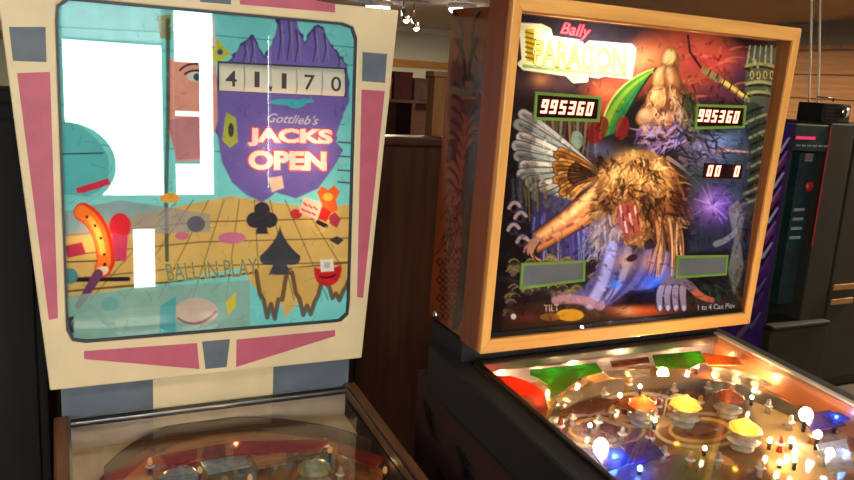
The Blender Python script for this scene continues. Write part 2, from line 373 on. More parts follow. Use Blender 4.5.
# made-up pedestal table whose upright round top masks part of the mirrored window
m_teal = mat('dark_table_top', (30, 46, 46), .5, var=.2, scale=12); m_leg = wood('dark_leg_wood', (50, 32, 22), (36, 22, 15), 'Z')
tt = thing('silhouette_table', 'made-up dark round tilt-top table masking part of the window in the reflection', 'table', (.05, YF+.5, .0125))
q = [(.33*math.cos(a), 1.16+.30*math.sin(a)) for a in np.linspace(0, math.pi*2, 40)[:-1]]
MB().prism(q, 0, .025, lambda a, b, c: (a, c-.012, b)).build('table_top', m_teal, tt, .006)
MB().lathe([(.05, .22), (.028, .3), (.04, .45), (.024, .6), (.034, .8), (.02, .86)], (0, .05, 0), 18).build('pedestal', m_leg, tt)
for k in range(3):
    a = k*2*math.pi/3+.4; MB().tube([(0, .05, .26), (.12*math.cos(a), .05+.12*math.sin(a), .2), (.25*math.cos(a), .05+.25*math.sin(a), .03), (.30*math.cos(a), .05+.30*math.sin(a), .016)], [.026, .022, .018, .016], 10).build('leg', m_leg, tt)
# dark partition behind the machines: upright panels and a cap rail
wp = MB().box(-3.2, 1.46, 2.46, 2.5, 0, 1.37).build('wall_partition', m_brownpanel, kind=ST)
for k in range(9):
    x0 = -3.19+k*.5162
    MB().box(x0, x0+.512, 2.432+.003*(k % 2), 2.462, .02, 1.36).build('panel', m_brownpanel, wp, .004)
MB().box(-3.2, 1.48, 2.41, 2.52, 1.36, 1.39).build('cap_rail', m_brownpanel, wp, .006)
p0, p1 = hit(433, 72, (0, 2.6, 0), (0, 1, 0)), hit(447, 72, (0, 2.6, 0), (0, 1, 0))
post = thing('timber_post', 'tan timber post standing behind the dark wooden partition', 'post', ((p0[0]+p1[0])/2, 2.62, 0))
MB().box(-.024, .024, -.03, .03, 0, p1[2]-.02).build('shaft', m_tanz, post, .004)
MB().box(-.032, .032, -.038, .038, p1[2]-.02, p1[2]).build('cap', m_tan, post, .004)
# tall dark wardrobe behind the cream machine's left side
wd = thing('wardrobe', 'tall very dark brown wardrobe behind the cream pinball machine', 'wardrobe', (-.66, 2.16, 0))
m_wd = wood('blackish_oak', (24, 15, 10), (15, 9, 6), 'Z', .85)
MB().box(-.62, .62, 0, .235, 0, 1.47).build('body', m_wd, wd, .006)
for sx in (-1, 1):
    dr = MB().box(min(sx*.005, sx*.6), max(sx*.005, sx*.6), -.02, 0, .06, 1.43).build('door', m_wd, wd, .006)
    MB().tube([(sx*.05, -.045, .78), (sx*.05, -.045, .9)], .006, 8).build('handle', mat('dull_brass', (120, 92, 50), .4, 1), dr)
MB().box(-.64, .64, -.03, .24, 1.47, 1.50).build('top', m_wd, wd, .006)
# far side board with boxes, half seen over the partition
sb = thing('sideboard', 'reddish brown open sideboard far beyond the partition', 'sideboard', (3.2, 7.0, 0))
m_sb = wood('reddish_wood', (112, 62, 40), (86, 46, 30), 'X', .5)
for x in (-1.2, -.02, 1.16): MB().box(x, x+.04, 0, .4, 0, 1.36).build('side_panel', m_sb, sb)
for z in (.08, .5, .92, 1.36): MB().box(-1.2, 1.2, 0, .4, z, z+.03).build('shelf', m_sb, sb)
MB().box(-1.2, 1.2, .38, .4, 0, 1.36).build('back_panel', m_sb, sb)
BX = [((128, 52, 46), 'dark red', .21), ((170, 112, 70), 'tan cardboard', .17), ((96, 40, 42), 'maroon', .24), ((120, 96, 78), 'grey-brown', .19), ((150, 74, 40), 'rust orange', .22), ((84, 70, 60), 'dark taupe', .17)]
for k, (c_, nm, h) in enumerate(BX):
    b = thing('storage_box', nm+' lidded box standing on the far sideboard', 'box', (2.66+k*.215, 7.12, 1.39), 0, 'boxes on the far sideboard'); mm = mat('box_card_%d' % k, c_, .8, var=.15)
    MB().box(-.095, .095, -.09, .12, 0, h).build('box_body', mm, b, .003); MB().box(-.099, .099, -.094, .124, h, h+.025).build('lid', mm, b, .003)
# ceiling lamps
m_lampw = emit('lamp_diffuser', (255, 250, 238), 25)
def ceiling_lamp(x, y, label, power, col=(255, 226, 186), group='round ceiling lamps'):
    t = thing('ceiling_lamp', label, 'ceiling lamp', (x, y, ZC-.06), 0, group)
    MB().lathe([(.16, .06), (.165, .03), (.15, 0)], (0, 0, 0), 28).build('rim', m_white, t)
    MB().lathe([(.15, .004), (.14, -.03), (.09, -.055), (.01, -.064)], (0, 0, 0), 28).build('diffuser', m_lampw, t)
    d = bpy.data.lights.new('lamp_light', 'AREA'); d.shape = 'DISK'; d.size = .3; d.energy = power; d.color = tuple(lin(col))
    o = bpy.data.objects.new('lamp_light', d); COL.objects.link(o); o.parent = t; o.location = (0, 0, -.07); return t
ceiling_lamp(3.68, 9.28, 'round white ceiling lamp above the far end of the room, over the cream machine', 260)
ceiling_lamp(4.43, 8.48, 'round white ceiling lamp above the far end of the room, over the wood-framed machine', 260)
ceiling_lamp(6.4, 2.6, 'unseen round white ceiling lamp brightening the board-clad wall', 330)  # unseen lamp, set out of view to brighten the board-clad wall
ceiling_lamp(.2, .1, 'unseen round white ceiling lamp added in the aisle in front of the pinball machines', 7)  # this and the next are unseen lamps added to light the machines
ceiling_lamp(2.4, .0, 'unseen round white ceiling lamp added in the aisle beside the wood-framed pinball machine', 20)
# small track lights on the ceiling far away
m_chrome = mat('chrome', (205, 205, 200), .18, 1, var=.03); m_bulb = emit('spot_bulb', (255, 246, 226), 12)
tk = thing('track_light', 'chrome ceiling track with two small spotlights far back', 'track light', (3.75, 8.6, 0))
MB().box(-.3, .3, -.02, .02, ZC-.03, ZC).build('track', m_chrome, tk)
for (px, py) in ((403, 20), (413, 28)):
    P = hit(px, py, (0, 8.6, 0), (0, 1, 0)); x, z = P[0]-3.75, P[2]
    hd = MB().tube([(x, 0, z+.10), (x, 0, ZC-.03)], .008, 8).tube([(x, 0, z+.11), (x+.015, -.06, z-.005)], [.03, .045], 12).build('spot_head', m_chrome, tk)
    MB().lathe([(.034, .0), (.036, -.012), (.02, -.03), (.005, -.036)], (x+.015, -.06, z-.0), 12).build('bulb', m_bulb, hd)

# ================================================================== cream wedge-headed machine
m_cream = mat('cream_paint', (224, 198, 150), .5, var=.06, scale=9, bump=.08, coat=.15)
m_pink = mat('pink_stencil_paint', (188, 84, 102), .55, var=.10, scale=18)
m_grey = mat('slate_stencil_paint', (92, 100, 106), .55, var=.12, scale=18)
m_black = mat('black_paint', (16, 15, 15), .45, var=.2)
m_gasket = mat('dark_gasket', (42, 40, 40), .5)
m_oldwood = wood('worn_oak_rail', (122, 82, 50), (84, 54, 32), 'Y', .45)
m_steel = mat('brushed_steel', (150, 150, 146), .28, 1, var=.05, scale=30)
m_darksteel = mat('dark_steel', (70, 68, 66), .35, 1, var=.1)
m_pane = pane_mat('clear_glass', 1.0)
m_side = mat('dark_brown_side_paint', (44, 28, 20), .5, var=.15)
PA = thing('pinball_machine', 'cream wedge-headed pinball machine with pink stencils and JACKS OPEN backglass', 'pinball machine', tuple(A.base), A.rz)
GW, GH = .6073/2, .6829/2
def rrect(w, h, r, angs):
    out = []
    for t in angs:                              # ray from the centre to a rounded rectangle
        dx, dy = math.cos(t), math.sin(t); k = 1/max(abs(dx)/w, abs(dy)/h); x, y = dx*k, dy*k
        if abs(x) > w-r and abs(y) > h-r:
            cx, cy = math.copysign(w-r, x), math.copysign(h-r, y); bq = dx*cx+dy*cy; k = bq+math.sqrt(max(bq*bq-(cx*cx+cy*cy-r*r), 0)); x, y = dx*k, dy*k
        out.append((x, y))
    return out
TRAP = [(-.4022, .3802), (.4022, .3802), (.3378, -.4359), (-.3378, -.4359)]
angs = sorted([math.atan2(y, x) for x, y in TRAP]+list(np.linspace(-math.pi, math.pi, 121)[:-1]+.013))
def trap_hit(t, k=1.):
    dx, dy = math.cos(t), math.sin(t); best = 9
    for (ax, ay), (bx, by) in zip(TRAP, TRAP[1:]+TRAP[:1]):
        ex, ey = bx-ax, by-ay; den = dx*ey-dy*ex
        if abs(den) < 1e-9: continue
        s_ = (ax*ey-ay*ex)/den; u = (ax*dy-ay*dx)/den
        if s_ > 0 and -1e-6 <= u <= 1+1e-6: best = min(best, s_)
    return dx*best, dy*best
outer = [trap_hit(t) for t in angs]; inner = rrect(GW, GH, .028, angs)
fp = MB().ring(outer, inner, -.020, 0, A.head).build('front_panel', m_cream, PA, .003)
def marks(M, parent, name, pts, m, c=0.0007, th=.0012):
    ab = [M.ab(px, py) for px, py in pts]
    return MB().prism(ab, c-th, c, M.head).build(name, m, parent)
for pts in ([(17, 73), (50, 72), (58, 318), (49, 320)], [(361.5, 89.5), (384.7, 91), (363, 298), (357, 297)], [(84, 351), (197, 343), (199.5, 369), (84, 359)],
            [(236.5, 339.5), (335, 330), (335, 336), (236, 367)], [(239, -14), (335, 4), (335, 12.5), (240, 4.5)], [(190, -16), (96, -15), (100, -10), (191, .5)]):
    marks(A, fp, 'pink_wedge', pts, m_pink)
for pts in ([(9, 27), (45.5, 27), (46.5, 62), (13, 61)], [(362.5, 52), (387, 54), (385, 83), (362, 81)], [(202, 341.5), (230, 339), (226.5, 367), (205.5, 369)],
            [(199, -18), (231, -15), (231, 4.5), (200, 1.8)], [(351, -13), (372, -11), (371, 3.5), (351, 2)]):
    marks(A, fp, 'slate_block', pts, m_grey)
MB().ring(rrect(GW, GH, .028, angs), rrect(GW-.0045, GH-.0045, .0245, angs), -.012, -.001, A.head).build('glass_trim', m_gasket, PA)
# box behind the panel (open at the front)
hb = MB(); q0 = [(x*.985, y*.985) for x, y in TRAP]; q1 = [(x*.955, y*.96) for x, y in TRAP]; n = 4
for lp, c in ((q0, -.0201), (q0, -.20), (q1, -.0201), (q1, -.185)): hb.v += [A.head(x, y, c) for x, y in lp]
for i in range(4):
    j = (i+1) % 4; hb.f += [(i, j, 4+j, 4+i), (8+j, 8+i, 12+i, 12+j), (j, i, 8+i, 8+j)]
hb.f += [(4, 5, 6, 7), (15, 14, 13, 12)]; hb.m += [0]*14; hb.sm += [False]*14
hb.build('backbox', m_side, PA)
# --- backglass print
ca = Canvas(430, 480, lambda u, v: A.worlds(*[np.asarray(q) for q in A.head((u*2-1)*(GW-.001), (1-2*v)*(GH-.001), -.011)]))
LOCA = np.stack(A.head((np.linspace(-1, 1, 430)[None, :]*(GW-.001)).repeat(480, 0), (np.linspace(1, -1, 480)[:, None]*(GH-.001)).repeat(430, 1), -.011), -1)
def paint_cream(c):
    TQ, TAN, PUR, DK = (128, 224, 220), (222, 188, 110), (118, 106, 180), (60, 56, 78)
    c.C[:] = lin(TQ)*(.86+.28*fbm(c.X, c.Y, 60, 3))[..., None]
    for y in (34, 52, 112, 150): c.stroke([(40, y-8), (200, y), (360, y+14)], .5, (40, 90, 110), alpha=.7)
    # plank deck
    c.poly([(60, 236), (140, 214), (230, 196), (300, 206), (352, 205), (352, 283), (336, 300), (318, 270), (300, 300), (286, 318), (272, 280), (258, 292), (240, 268), (60, 300)], TAN)
    for k in range(9):
        x = 90+k*34; c.stroke([(250+(x-250)*.45, 200), (x, 300)], .6, (110, 80, 44), alpha=.7)
    for y in (218, 238, 262): c.stroke([(60, y+18), (200, y+4), (352, y)], .7, (104, 76, 44), alpha=.8)
    c.stroke([(60, 292), (160, 283), (352, 262)], 1.1, (120, 88, 40))
    rr = np.random.default_rng(4)
    for x0, x1, yb in ((256, 286, 318), (292, 322, 316), (322, 350, 300)):        # splintered board ends
        pts = [(x0, 268)]
        for i in range(9):
            t = i/8; pts.append((x0+(x1-x0)*t, 272+(yb-272)*math.sin(t*3.0)**.8*(.75+.3*(i % 2))+rr.normal(0, 1.5)))
        pts += [(x1, 266)]; c.poly(pts, (214, 178, 100)); c.stroke(pts[1:-1], 2.2, (84, 56, 52), alpha=.85)
    # violet crags and the big violet field for the title
    crag = [(219, 66), (232, 58), (240, 44), (246, 40), (252, 34), (258, 44), (264, 56), (272, 44), (277, 24), (281, 14), (288, 10), (296, 14), (299, 30), (305, 42), (311, 30), (318, 24), (324, 28), (331, 44), (338, 52), (347, 64), (349, 100), (343, 112), (336, 134), (343, 152), (330, 170), (318, 186), (296, 196), (276, 190), (262, 200), (246, 192), (232, 180), (222, 160), (216, 120)]
    c.poly(jag(crag, 1.3), (70, 60, 110), 1, 1.2); c.poly(np.array(crag)+np.array([0, 2.5]), PUR, 1, 1.6)
    for x, y0, y1 in ((244, 42, 62), (251, 36, 64), (279, 20, 60), (288, 14, 60), (296, 30, 62), (314, 30, 62), (324, 34, 62), (338, 54, 70)):
        c.stroke([(x, y0), (x+2, (y0+y1)/2), (x-1, y1)], 1.2, DK, .5, .8); c.stroke([(x+3, y0+6), (x+5, y1)], 1.0, (150, 140, 180), .4, .7)
    c.poly([(199, 18), (206, 28), (218, 40), (231, 54), (219, 62), (204, 62), (199, 48)], (196, 204, 70)); c.ell(211, 44, 3, 5, (70, 84, 60)); c.ell(220, 52, 3, 3, (84, 74, 140))
    c.poly([(226, 112), (236, 118), (238, 142), (230, 148), (222, 140)], (182, 190, 80)); c.ell(231, 130, 3, 7, (70, 74, 70))
    for p in ((286, 102, 16, 3), (296, 104, 9, 4), (306, 101, 8, 2)): c.ell(*p, (70, 190, 192))
    c.poly([(352, 118), (341, 128), (336, 142), (343, 150), (334, 168), (340, 176), (330, 190), (352, 200)], TQ)
    for y in (142, 156, 170, 182): c.stroke([(338, y), (352, y+1)], .8, (84, 74, 140))
    # title
    def title(s, q):
        c.text(s, q, (196, 40, 44), .105); c.text(s, q, (255, 120, 100), .08); c.text(s, q, (255, 226, 214), .05)
    title('JACKS', [(250, 128.5), (331, 130.5), (331, 147), (250, 145)]); title('OPEN', [(250, 151.5), (325, 153), (325, 169.5), (250, 168.5)])
    c.text("Gottlieb's", [(268, 113), (319, 116), (318, 125), (267, 122)], (196, 200, 206), .012, .35)
    c.poly([(268, 178), (282, 176), (284, 188), (272, 192)], (255, 214, 180))
    # cards suits on the planks
    def suit_club(x, y, r, col):
        for dx, dy in ((0, -r*1.0), (-r*.95, r*.25), (r*.95, r*.25)): c.ell(x+dx, y+dy, r, r, col)
        c.poly([(x-r*.3, y), (x+r*.3, y), (x+r*.8, y+r*2.0), (x-r*.8, y+r*2.0)], col)
    def suit_spade(x, y, r, col):
        c.poly(np.r_[bez((x, y-r*2.1), (x+r*.2, y-r), (x+r*1.4, y)), bez((x+r*1.4, y), (x+r*1.5, y+r*.9), (x, y+r*.5)), bez((x, y+r*.5), (x-r*1.5, y+r*.9), (x-r*1.4, y)), bez((x-r*1.4, y), (x-r*.2, y-r), (x, y-r*2.1))], col)
        c.poly([(x-r*.2, y), (x+r*.2, y), (x+r*.8, y+r*1.3), (x-r*.8, y+r*1.3)], col)
    suit_club(262, 218, 8, (58, 58, 64)); suit_spade(280, 256, 14.5, (70, 72, 80))
    c.poly([(335, 212), (341, 219), (337, 228), (330, 224), (329, 216)], (190, 66, 84)); c.poly([(337, 236), (344, 240), (338, 245), (329, 240)], (70, 60, 72))
    c.ell(296, 214, 6, 5, (196, 60, 64))
    # red bowl with a white die
    c.poly(np.r_[bez((314, 267), (327, 272), (340, 265)), bez((342, 268), (340, 286), (327, 286)), bez((327, 286), (313, 286), (314, 267))], (206, 40, 44))
    c.stroke(bez((320, 277), (328, 279), (335, 275)), 1.1, (110, 20, 30)); c.poly([(320, 260), (333, 259), (334, 271), (321, 272)], (236, 234, 224)); c.poly([(324, 262), (330, 262), (330, 268), (324, 268)], (190, 190, 190))
    # flame-like tuft with a tilted card
    c.poly([(317, 192), (322, 186), (328, 190), (334, 185), (340, 192), (336, 200), (338, 210), (330, 214), (322, 206)], (240, 110, 50)); c.ell(328, 197, 5, 4, (250, 200, 80)); c.poly([(322, 206), (331, 212), (326, 222), (318, 218)], (210, 44, 48)); c.stroke([(318, 222), (326, 226)], 2.2, (54, 40, 60))
    c.poly([(304, 197), (322, 203), (317, 220), (299, 212)], (250, 196, 176)); 
    for k in range(3): c.stroke([(304+k*5, 203+k*2), (307+k*5, 206+k*2)], .9, (206, 66, 66)); c.stroke([(302+k*5, 209+k*2), (305+k*5, 211+k*2)], .9, (206, 66, 66))
    # left half: plain shapes in peach, pink, teal, orange
    c.poly([(168, 60), (200, 52), (216, 66), (218, 120), (206, 160), (178, 162), (168, 130)], (226, 160, 140)); c.poly([(168, 120), (200, 116), (204, 158), (176, 160)], (176, 120, 140), .7)
    c.stroke(bez((180, 70), (190, 60), (206, 66)), 1.1, (60, 44, 50)); c.ell(195, 76, 8, 5.5, (206, 214, 206)); c.ell(197, 77, 3.6, 3.8, (60, 84, 90)); c.stroke(bez((185, 74), (195, 67), (207, 74)), 1.1, (50, 40, 46))
    c.poly([(157, 16), (171, 14), (171, 40), (160, 38)], (150, 150, 90)); c.stroke([(168, 20), (168, 110), (166, 200), (167, 260)], 2.0, (70, 86, 76), alpha=.9)
    c.poly([(172, 14), (214, 18), (216, 46), (176, 44)], (226, 200, 206))
    c.poly(np.r_[bez((62, 118), (92, 126), (108, 156)), bez((108, 156), (114, 192), (84, 196)), [(62, 194)]], (96, 194, 194)); c.stroke([(62, 154), (104, 153)], .7, (40, 70, 80)); c.poly([(76, 188), (108, 178), (111, 184), (84, 193), (77, 193)], (214, 60, 84))
    for p in ((96, 88, 9, 6, (240, 170, 90)), (116, 70, 5, 9, (230, 170, 110)), (138, 96, 10, 12, (214, 110, 60)), (97, 114, 9, 6, (120, 50, 50)), (119, 116, 9, 7, (150, 80, 60)), (150, 92, 4, 8, (214, 130, 70)), (126, 150, 14, 6, (230, 170, 180))): c.ell(*p)
    c.ell(170, 198, 10, 5, (236, 170, 60)); c.poly([(62, 212), (120, 200), (210, 214), (210, 232), (62, 236)], (150, 156, 160), .7); c.ell(196, 224, 9, 8, (104, 104, 116)); c.ell(182, 236, 7, 4, (214, 120, 140)); c.ell(232, 238, 14, 6, (206, 120, 150))
    c.poly([(64, 246), (82, 242), (86, 254), (68, 258)], (186, 60, 84)); c.ell(120, 226, 11, 13, (226, 50, 60)); c.poly([(112, 232), (128, 236), (126, 262), (112, 258)], (214, 70, 110))
    c.stroke([(62, 280), (128, 279)], 2.2, (40, 36, 44)); c.stroke([(66, 262), (120, 260)], .8, (90, 66, 46)); c.ell(70, 276, 8, 8, (84, 150, 150))
    pc = np.r_[bez((83, 212), (104, 222), (106, 262)), bez((106, 262), (104, 266), (103, 269))]                      # dotted curved orange shape
    c.stroke(pc, 9.5, (232, 60, 30), 8.5); c.stroke(pc-np.array([1.5, 0]), 7, (252, 130, 50), 6); c.stroke(pc[2:8]-np.array([2.5, 0]), 3, (255, 190, 90), 3)
    for p in pc[1:12:2]: c.ell(p[0]-1, p[1]+2, 1.5, 1.5, (50, 24, 20))
    c.ell(102, 271, 7, 4.5, (250, 224, 180), -.3); c.stroke([(98, 274), (86, 294), (78, 306)], 5, (120, 70, 110), 3)
    c.text('BALL IN PLAY', [(165, 264), (257, 258), (258, 275), (168, 281)], (214, 206, 90), .045, 0, .7); c.text('BALL IN PLAY', [(165, 264), (257, 258), (258, 275), (168, 281)], (86, 104, 120), .008, 0, .7)
    c.poly([(66, 296), (160, 286), (250, 280), (250, 332), (84, 346), (70, 334)], (150, 180, 160), .75); c.ell(196, 312, 22, 14, (210, 190, 170)); c.stroke(bez((178, 318), (196, 332), (216, 312)), 1.2, (150, 110, 130)); c.poly([(226, 302), (236, 292), (236, 306), (228, 316)], (222, 206, 70)); c.ell(110, 304, 9, 7, (120, 180, 176)); c.poly([(160, 306), (176, 296), (176, 336), (160, 338)], (90, 180, 184))
    c.poly([(66, 318), (74, 316), (74, 334), (68, 330)], (50, 50, 60))
    c.busy(260, (60, 10, 350, 335), 10, .8, .3, 3)
    c.C *= (.9+.2*fbm(c.X, c.Y, 12, 9))[..., None]
paint_cream(ca)
wq = [(219, 63), (345, 69.5), (345, 96.5), (219, 90.5)]
m_ = np.ones(ca.X.shape, bool)
for (ax, ay), (bx, by) in zip(wq, wq[1:]+wq[:1]): m_ &= ((bx-ax)*(ca.Y-ay)-(by-ay)*(ca.X-ax)) > 0
ca.hole |= m_
LA = np.abs(np.linspace(-1, 1, 430)*GW)[None, :], np.abs(np.linspace(-1, 1, 480)*GH)[:, None]
rr_ = .026; cl = (LA[0] > GW-rr_) & (LA[1] > GH-rr_) & (np.hypot(LA[0]-(GW-rr_), LA[1]-(GH-rr_)) > rr_)
bgA = ca.build('backglass_print', LOCA, print_mat('backglass_ink', .35), PA, clip=cl, label='printed glass picture with violet crags, planks and card suits')
MB().prism(rrect(GW-.001, GH-.001, .0265, angs), -.0095, -.0065, A.head).build('glass_pane', m_pane, PA)
# score reels behind the window in the print
m_reel = mat('reel_cream', (226, 216, 186), .5, var=.03); m_ink = mat('reel_ink', (62, 58, 46), .6)
wa = [A.ab(px, py, -.011) for px, py in wq]
sw = MB().prism([(x*1.02-.001, y+(.008 if i < 2 else -.008)) for i, (x, y) in enumerate(wa)], -.034, -.031, A.head).build('score_window', m_reel, PA)
MB().ring([(x+(-.003 if i in (0, 3) else .003), y+(.004 if i < 2 else -.001)) for i, (x, y) in enumerate(wa)], wa, -.0108, -.0098, A.head).build('window_edge', m_gasket, sw)
xs = [219, 244.5, 270.5, 297, 322.5, 346]; dg = '41170'; cs = [(231, 78.5), (257, 79.5), (284, 81), (309.5, 82.5), (336, 84)]
def glyph(M, string, ab, w, h, c, name, m, parent, th=.0008, off=.01):
    v, t = text_tris(string, off); lo, hi = v.min(0), v.max(0)
    P = (v-(lo+hi)/2)/(hi-lo)*np.array([w, h])+np.array(ab); mb = MB()
    mb.add([M.head(x, y, c) for x, y in P], [tuple(q) for q in t]); return mb.build(name, m, parent)
for k in range(5):
    x0, x1 = A.ab(xs[k], 80, -.02)[0]+.0012, A.ab(xs[k+1], 80, -.02)[0]-.0012
    yc = A.ab(*cs[k], -.02)[1]; pr = []
    mb = MB(); ns = 12
    for i in range(ns+1):
        th = -1.15+2.3*i/ns
        for x in (x0, x1): mb.v.append(A.head(x, yc+.044*math.sin(th), -.018-.044*(1-math.cos(th))))
    for i in range(ns): mb.f.append((2*i, 2*i+1, 2*i+3, 2*i+2)); mb.m.append(0); mb.sm.append(True)
    rl = mb.build('score_reel', m_reel, PA)
    glyph(A, dg[k], A.ab(*cs[k], -.018), .011 if dg[k] == '1' else .024, .033, -.0172, 'digit', m_ink, rl)
pa_ = A.ab(270.5, 88, -.0115)
MB().prism([(pa_[0]-.004, pa_[1]+.004), (pa_[0]+.004, pa_[1]+.004), (pa_[0]+.002, pa_[1]-.007), (pa_[0]-.003, pa_[1]-.007)], -.0125, -.0115, A.head).build('score_comma', m_ink, PA)
# lamps inside the head, behind the lit parts of the picture
for px, py, pw, col in ((270, 138, .16, (255, 196, 160)), (312, 140, .16, (255, 196, 160)), (264, 160, .16, (255, 196, 160)), (308, 161, .16, (255, 196, 160)), (96, 236, .2, (255, 200, 150)), (312, 206, .14, (255, 205, 160)), (327, 266, .05, (255, 220, 190)), (276, 184, .07, (255, 220, 190)), (100, 60, .06, (255, 225, 190)), (190, 60, .06, (255, 225, 190)), (310, 50, .06, (255, 225, 190)), (100, 140, .06, (255, 225, 190)), (190, 150, .06, (255, 225, 190)), (170, 230, .06, (255, 225, 190)), (240, 240, .07, (255, 225, 190)), (120, 310, .06, (255, 225, 190)), (220, 310, .06, (255, 225, 190)), (300, 300, .07, (255, 225, 190)), (335, 230, .05, (255, 225, 190))):
    a, b = A.ab(px, py, -.045); point(A.head(a, b, -.042 if pw > .08 else -.11), pw*(1.3 if pw > .08 else 3), col, .006, bgA)
# --- neck board with slate blocks, glass channel, cabinet, rails
NW = .318
nk = MB().box(-NW, NW, .018, .05, .82, .945).build('neck_board', m_cream, PA, .002)
for x0, x1 in ((-NW, -.136), (.131, NW)): MB().box(x0, x1, .0165, .0185, .838, .93).build('slate_block', m_grey, nk)
MB().box(-.318, .318, -.012, .016, .828, .838).build('glass_channel', m_darksteel, PA, .003)
MB().box(-.318, .318, -.016, -.011, .836, .842).build('channel_trim', m_steel, PA, .0015)
SLG, ZG = .08, .838
zA = lambda y, dz=0: ZG+SLG*y+dz
cb = MB()
sl = lambda x, y, z: (x, y, z+SLG*y)
for sx in (-1, 1):
    cb.box(min(sx*.31, sx*.328), max(sx*.31, sx*.328), -1.15, .42, .45, .825, fn=lambda x, y, z: (x, y, z+(SLG*min(y, 0) if z > .6 else 0)))
cb.box(-.31, .31, .40, .42, .45, .825); cb.box(-.31, .31, -1.15, -1.13, .45, .73); cb.box(-.31, .31, -1.13, .40, .45, .47)
cb.build('cabinet', m_side, PA)
for sx in (-1, 1):
    rl = MB().box(min(sx*.302, sx*.334), max(sx*.302, sx*.334), -1.15, .015, ZG-.016, ZG+.008, fn=sl).build('side_rail', m_oldwood, PA, .005)
    MB().box(min(sx*.302, sx*.307), max(sx*.302, sx*.307), -1.15, .0, ZG+.006, ZG+.0095, fn=sl).build('rail_edge', m_steel, rl)
MB().box(-.334, .334, -1.18, -1.15, ZG-.03, ZG+.01, fn=sl).build('lockdown_bar', m_steel, PA, .006)
for sx in (-1, 1):
    for y in (-1.1, .36): MB().tube([(sx*.3, y, .62), (sx*.33, y+(-.05 if y < 0 else .05), 0)], [.024, .018], 8).build('leg', m_steel, PA)
MB().box(-.303, .303, -1.15, -.012, ZG-.002, ZG+.002, fn=sl).build('playfield_glass', m_pane, PA)
# playfield
PZ, PSL = .765, .10
pz = lambda y: PZ+PSL*y
MB().box(-.31, .31, .012, .02, .68, .832).build('inner_backboard', mat('tan_board', (206, 182, 150), .7, var=.1), PA)
cp = Canvas(260, 240, lambda u, v: A.worlds((u*2-1)*.309, .011-v*.55, PZ+PSL*(.011-v*.55)))
def arc_a(x0, y0, x1, yt, x2, y2): return np.r_[bez((x0, y0), (x0+(x1-x0)*.35, yt), (x1, yt), 12), bez((x1, yt), (x2-(x2-x1)*.25, yt+3), (x2, y2), 12)]
def paint_pf_a(c):
    c.C[:] = lin((214, 186, 148))*(.85+.3*fbm(c.X*3, c.Y, 20, 5))[..., None]
    c.poly(np.r_[arc_a(100, 478, 236, 424, 410, 470), [(440, 520), (60, 560)]], (132, 66, 40))
    c.poly(np.r_[arc_a(118, 486, 250, 432, 392, 474), [(430, 560), (60, 560)]], (170, 110, 56)); c.poly(np.r_[arc_a(140, 492, 250, 444, 372, 484), [(400, 560), (90, 560)]], (126, 84, 58))
    for k in range(60):
        x, y = RNG.uniform(140, 380), RNG.uniform(448, 500); c.ell(x, y, RNG.uniform(2, 9), RNG.uniform(1.5, 4), [(150, 60, 44), (190, 150, 70), (130, 140, 140), (80, 50, 40), (176, 90, 50)][k % 5], alpha=.8)
paint_pf_a(cp)
yy = (.011-np.linspace(0, 1, 240)[:, None]*.55).repeat(260, 1)
cp.build('playfield', np.stack([(np.linspace(-1, 1, 260)[None, :]*.309).repeat(240, 0), yy, PZ+PSL*yy], -1), print_mat('playfield_ink', 0, .8), PA, label='worn tan and orange printed playfield')
def onA(px, py, dz=0.): return A.deck(px, py, PZ+dz, PSL)
ap = [onA(*p, .02) for p in arc_a(104, 474, 236, 422, 408, 470)]
mb = MB()
for p in ap:
    p = (p[0], min(p[1], .002)); mb.v += [(p[0], p[1], pz(p[1])), (p[0], p[1], pz(p[1])+.032), (p[0], p[1]+.007, pz(p[1])+.032), (p[0], p[1]+.007, pz(p[1]))]
for i in range(len(ap)-1):
    for q in range(4): mb.f.append((4*i+q, 4*i+4+q, 4*i+4+(q+1) % 4, 4*i+(q+1) % 4)); mb.m.append(0); mb.sm.append(False)
mb.build('ball_arch', mat('arch_brown', (74, 54, 38), .4, var=.1), PA)
m_redp = plastic('red_plastic', (176, 58, 34), .3); m_yel = plastic('cream_plastic', (220, 200, 140), .35); m_bluep = plastic('pale_blue_plastic', (150, 172, 184), .3); m_org = plastic('orange_plastic', (206, 128, 52), .3)
m_rub = mat('white_rubber', (206, 200, 186), .6); m_postw = plastic('clear_amber_post', (230, 190, 120), .5)
for pts, m in (([(160, 456), (236, 442), (330, 440), (318, 452), (236, 454), (168, 466)], m_redp), ([(336, 442), (384, 458), (376, 470), (338, 452)], m_redp),
               ([(200, 462), (244, 456), (250, 466), (208, 474)], m_bluep), ([(252, 456), (286, 453), (286, 464), (258, 468)], m_org), ([(352, 470), (376, 478), (370, 492), (346, 484)], m_org)):
    P = [onA(*p, .038) for p in pts]
    MB().prism([(p[0], p[1]) for p in P], .036, .040, lambda a, b, c: (a, b, pz(b)+c)).build('playfield_plastic', m, PA)
def bumper(M, xy, zf, cols, R=.035, zs=.0, light=0., lcol=(255, 220, 160), parent=None, mats=None):
    x, y = xy; z = zf(y)
    b = MB().lathe([(R*.72, 0), (R*.74, .006), (R*.62, .008), (R*.5, .012), (R*.5, .038)], (x, y, z), 24).build('pop_bumper', mats[1], parent)
    MB().lathe([(R*.98, .016), (R*1.02, .019), (R*.6, .024)], (x, y, z), 24).build('bumper_skirt', mats[1], b)
    MB().lathe([(R*.96, .039), (R*1.0, .043), (R*.86, .050), (R*.5, .056), (R*.2, .060), (R*.12, .064), (.002, .066)], (x, y, z), 36, scallop=.04, ns=12).build('bumper_cap', mats[0], b)
    if light: point((x, y, z+.047), light, lcol, .005, b)
    return b
m_bw = plastic('bumper_white', (226, 220, 204), .3)
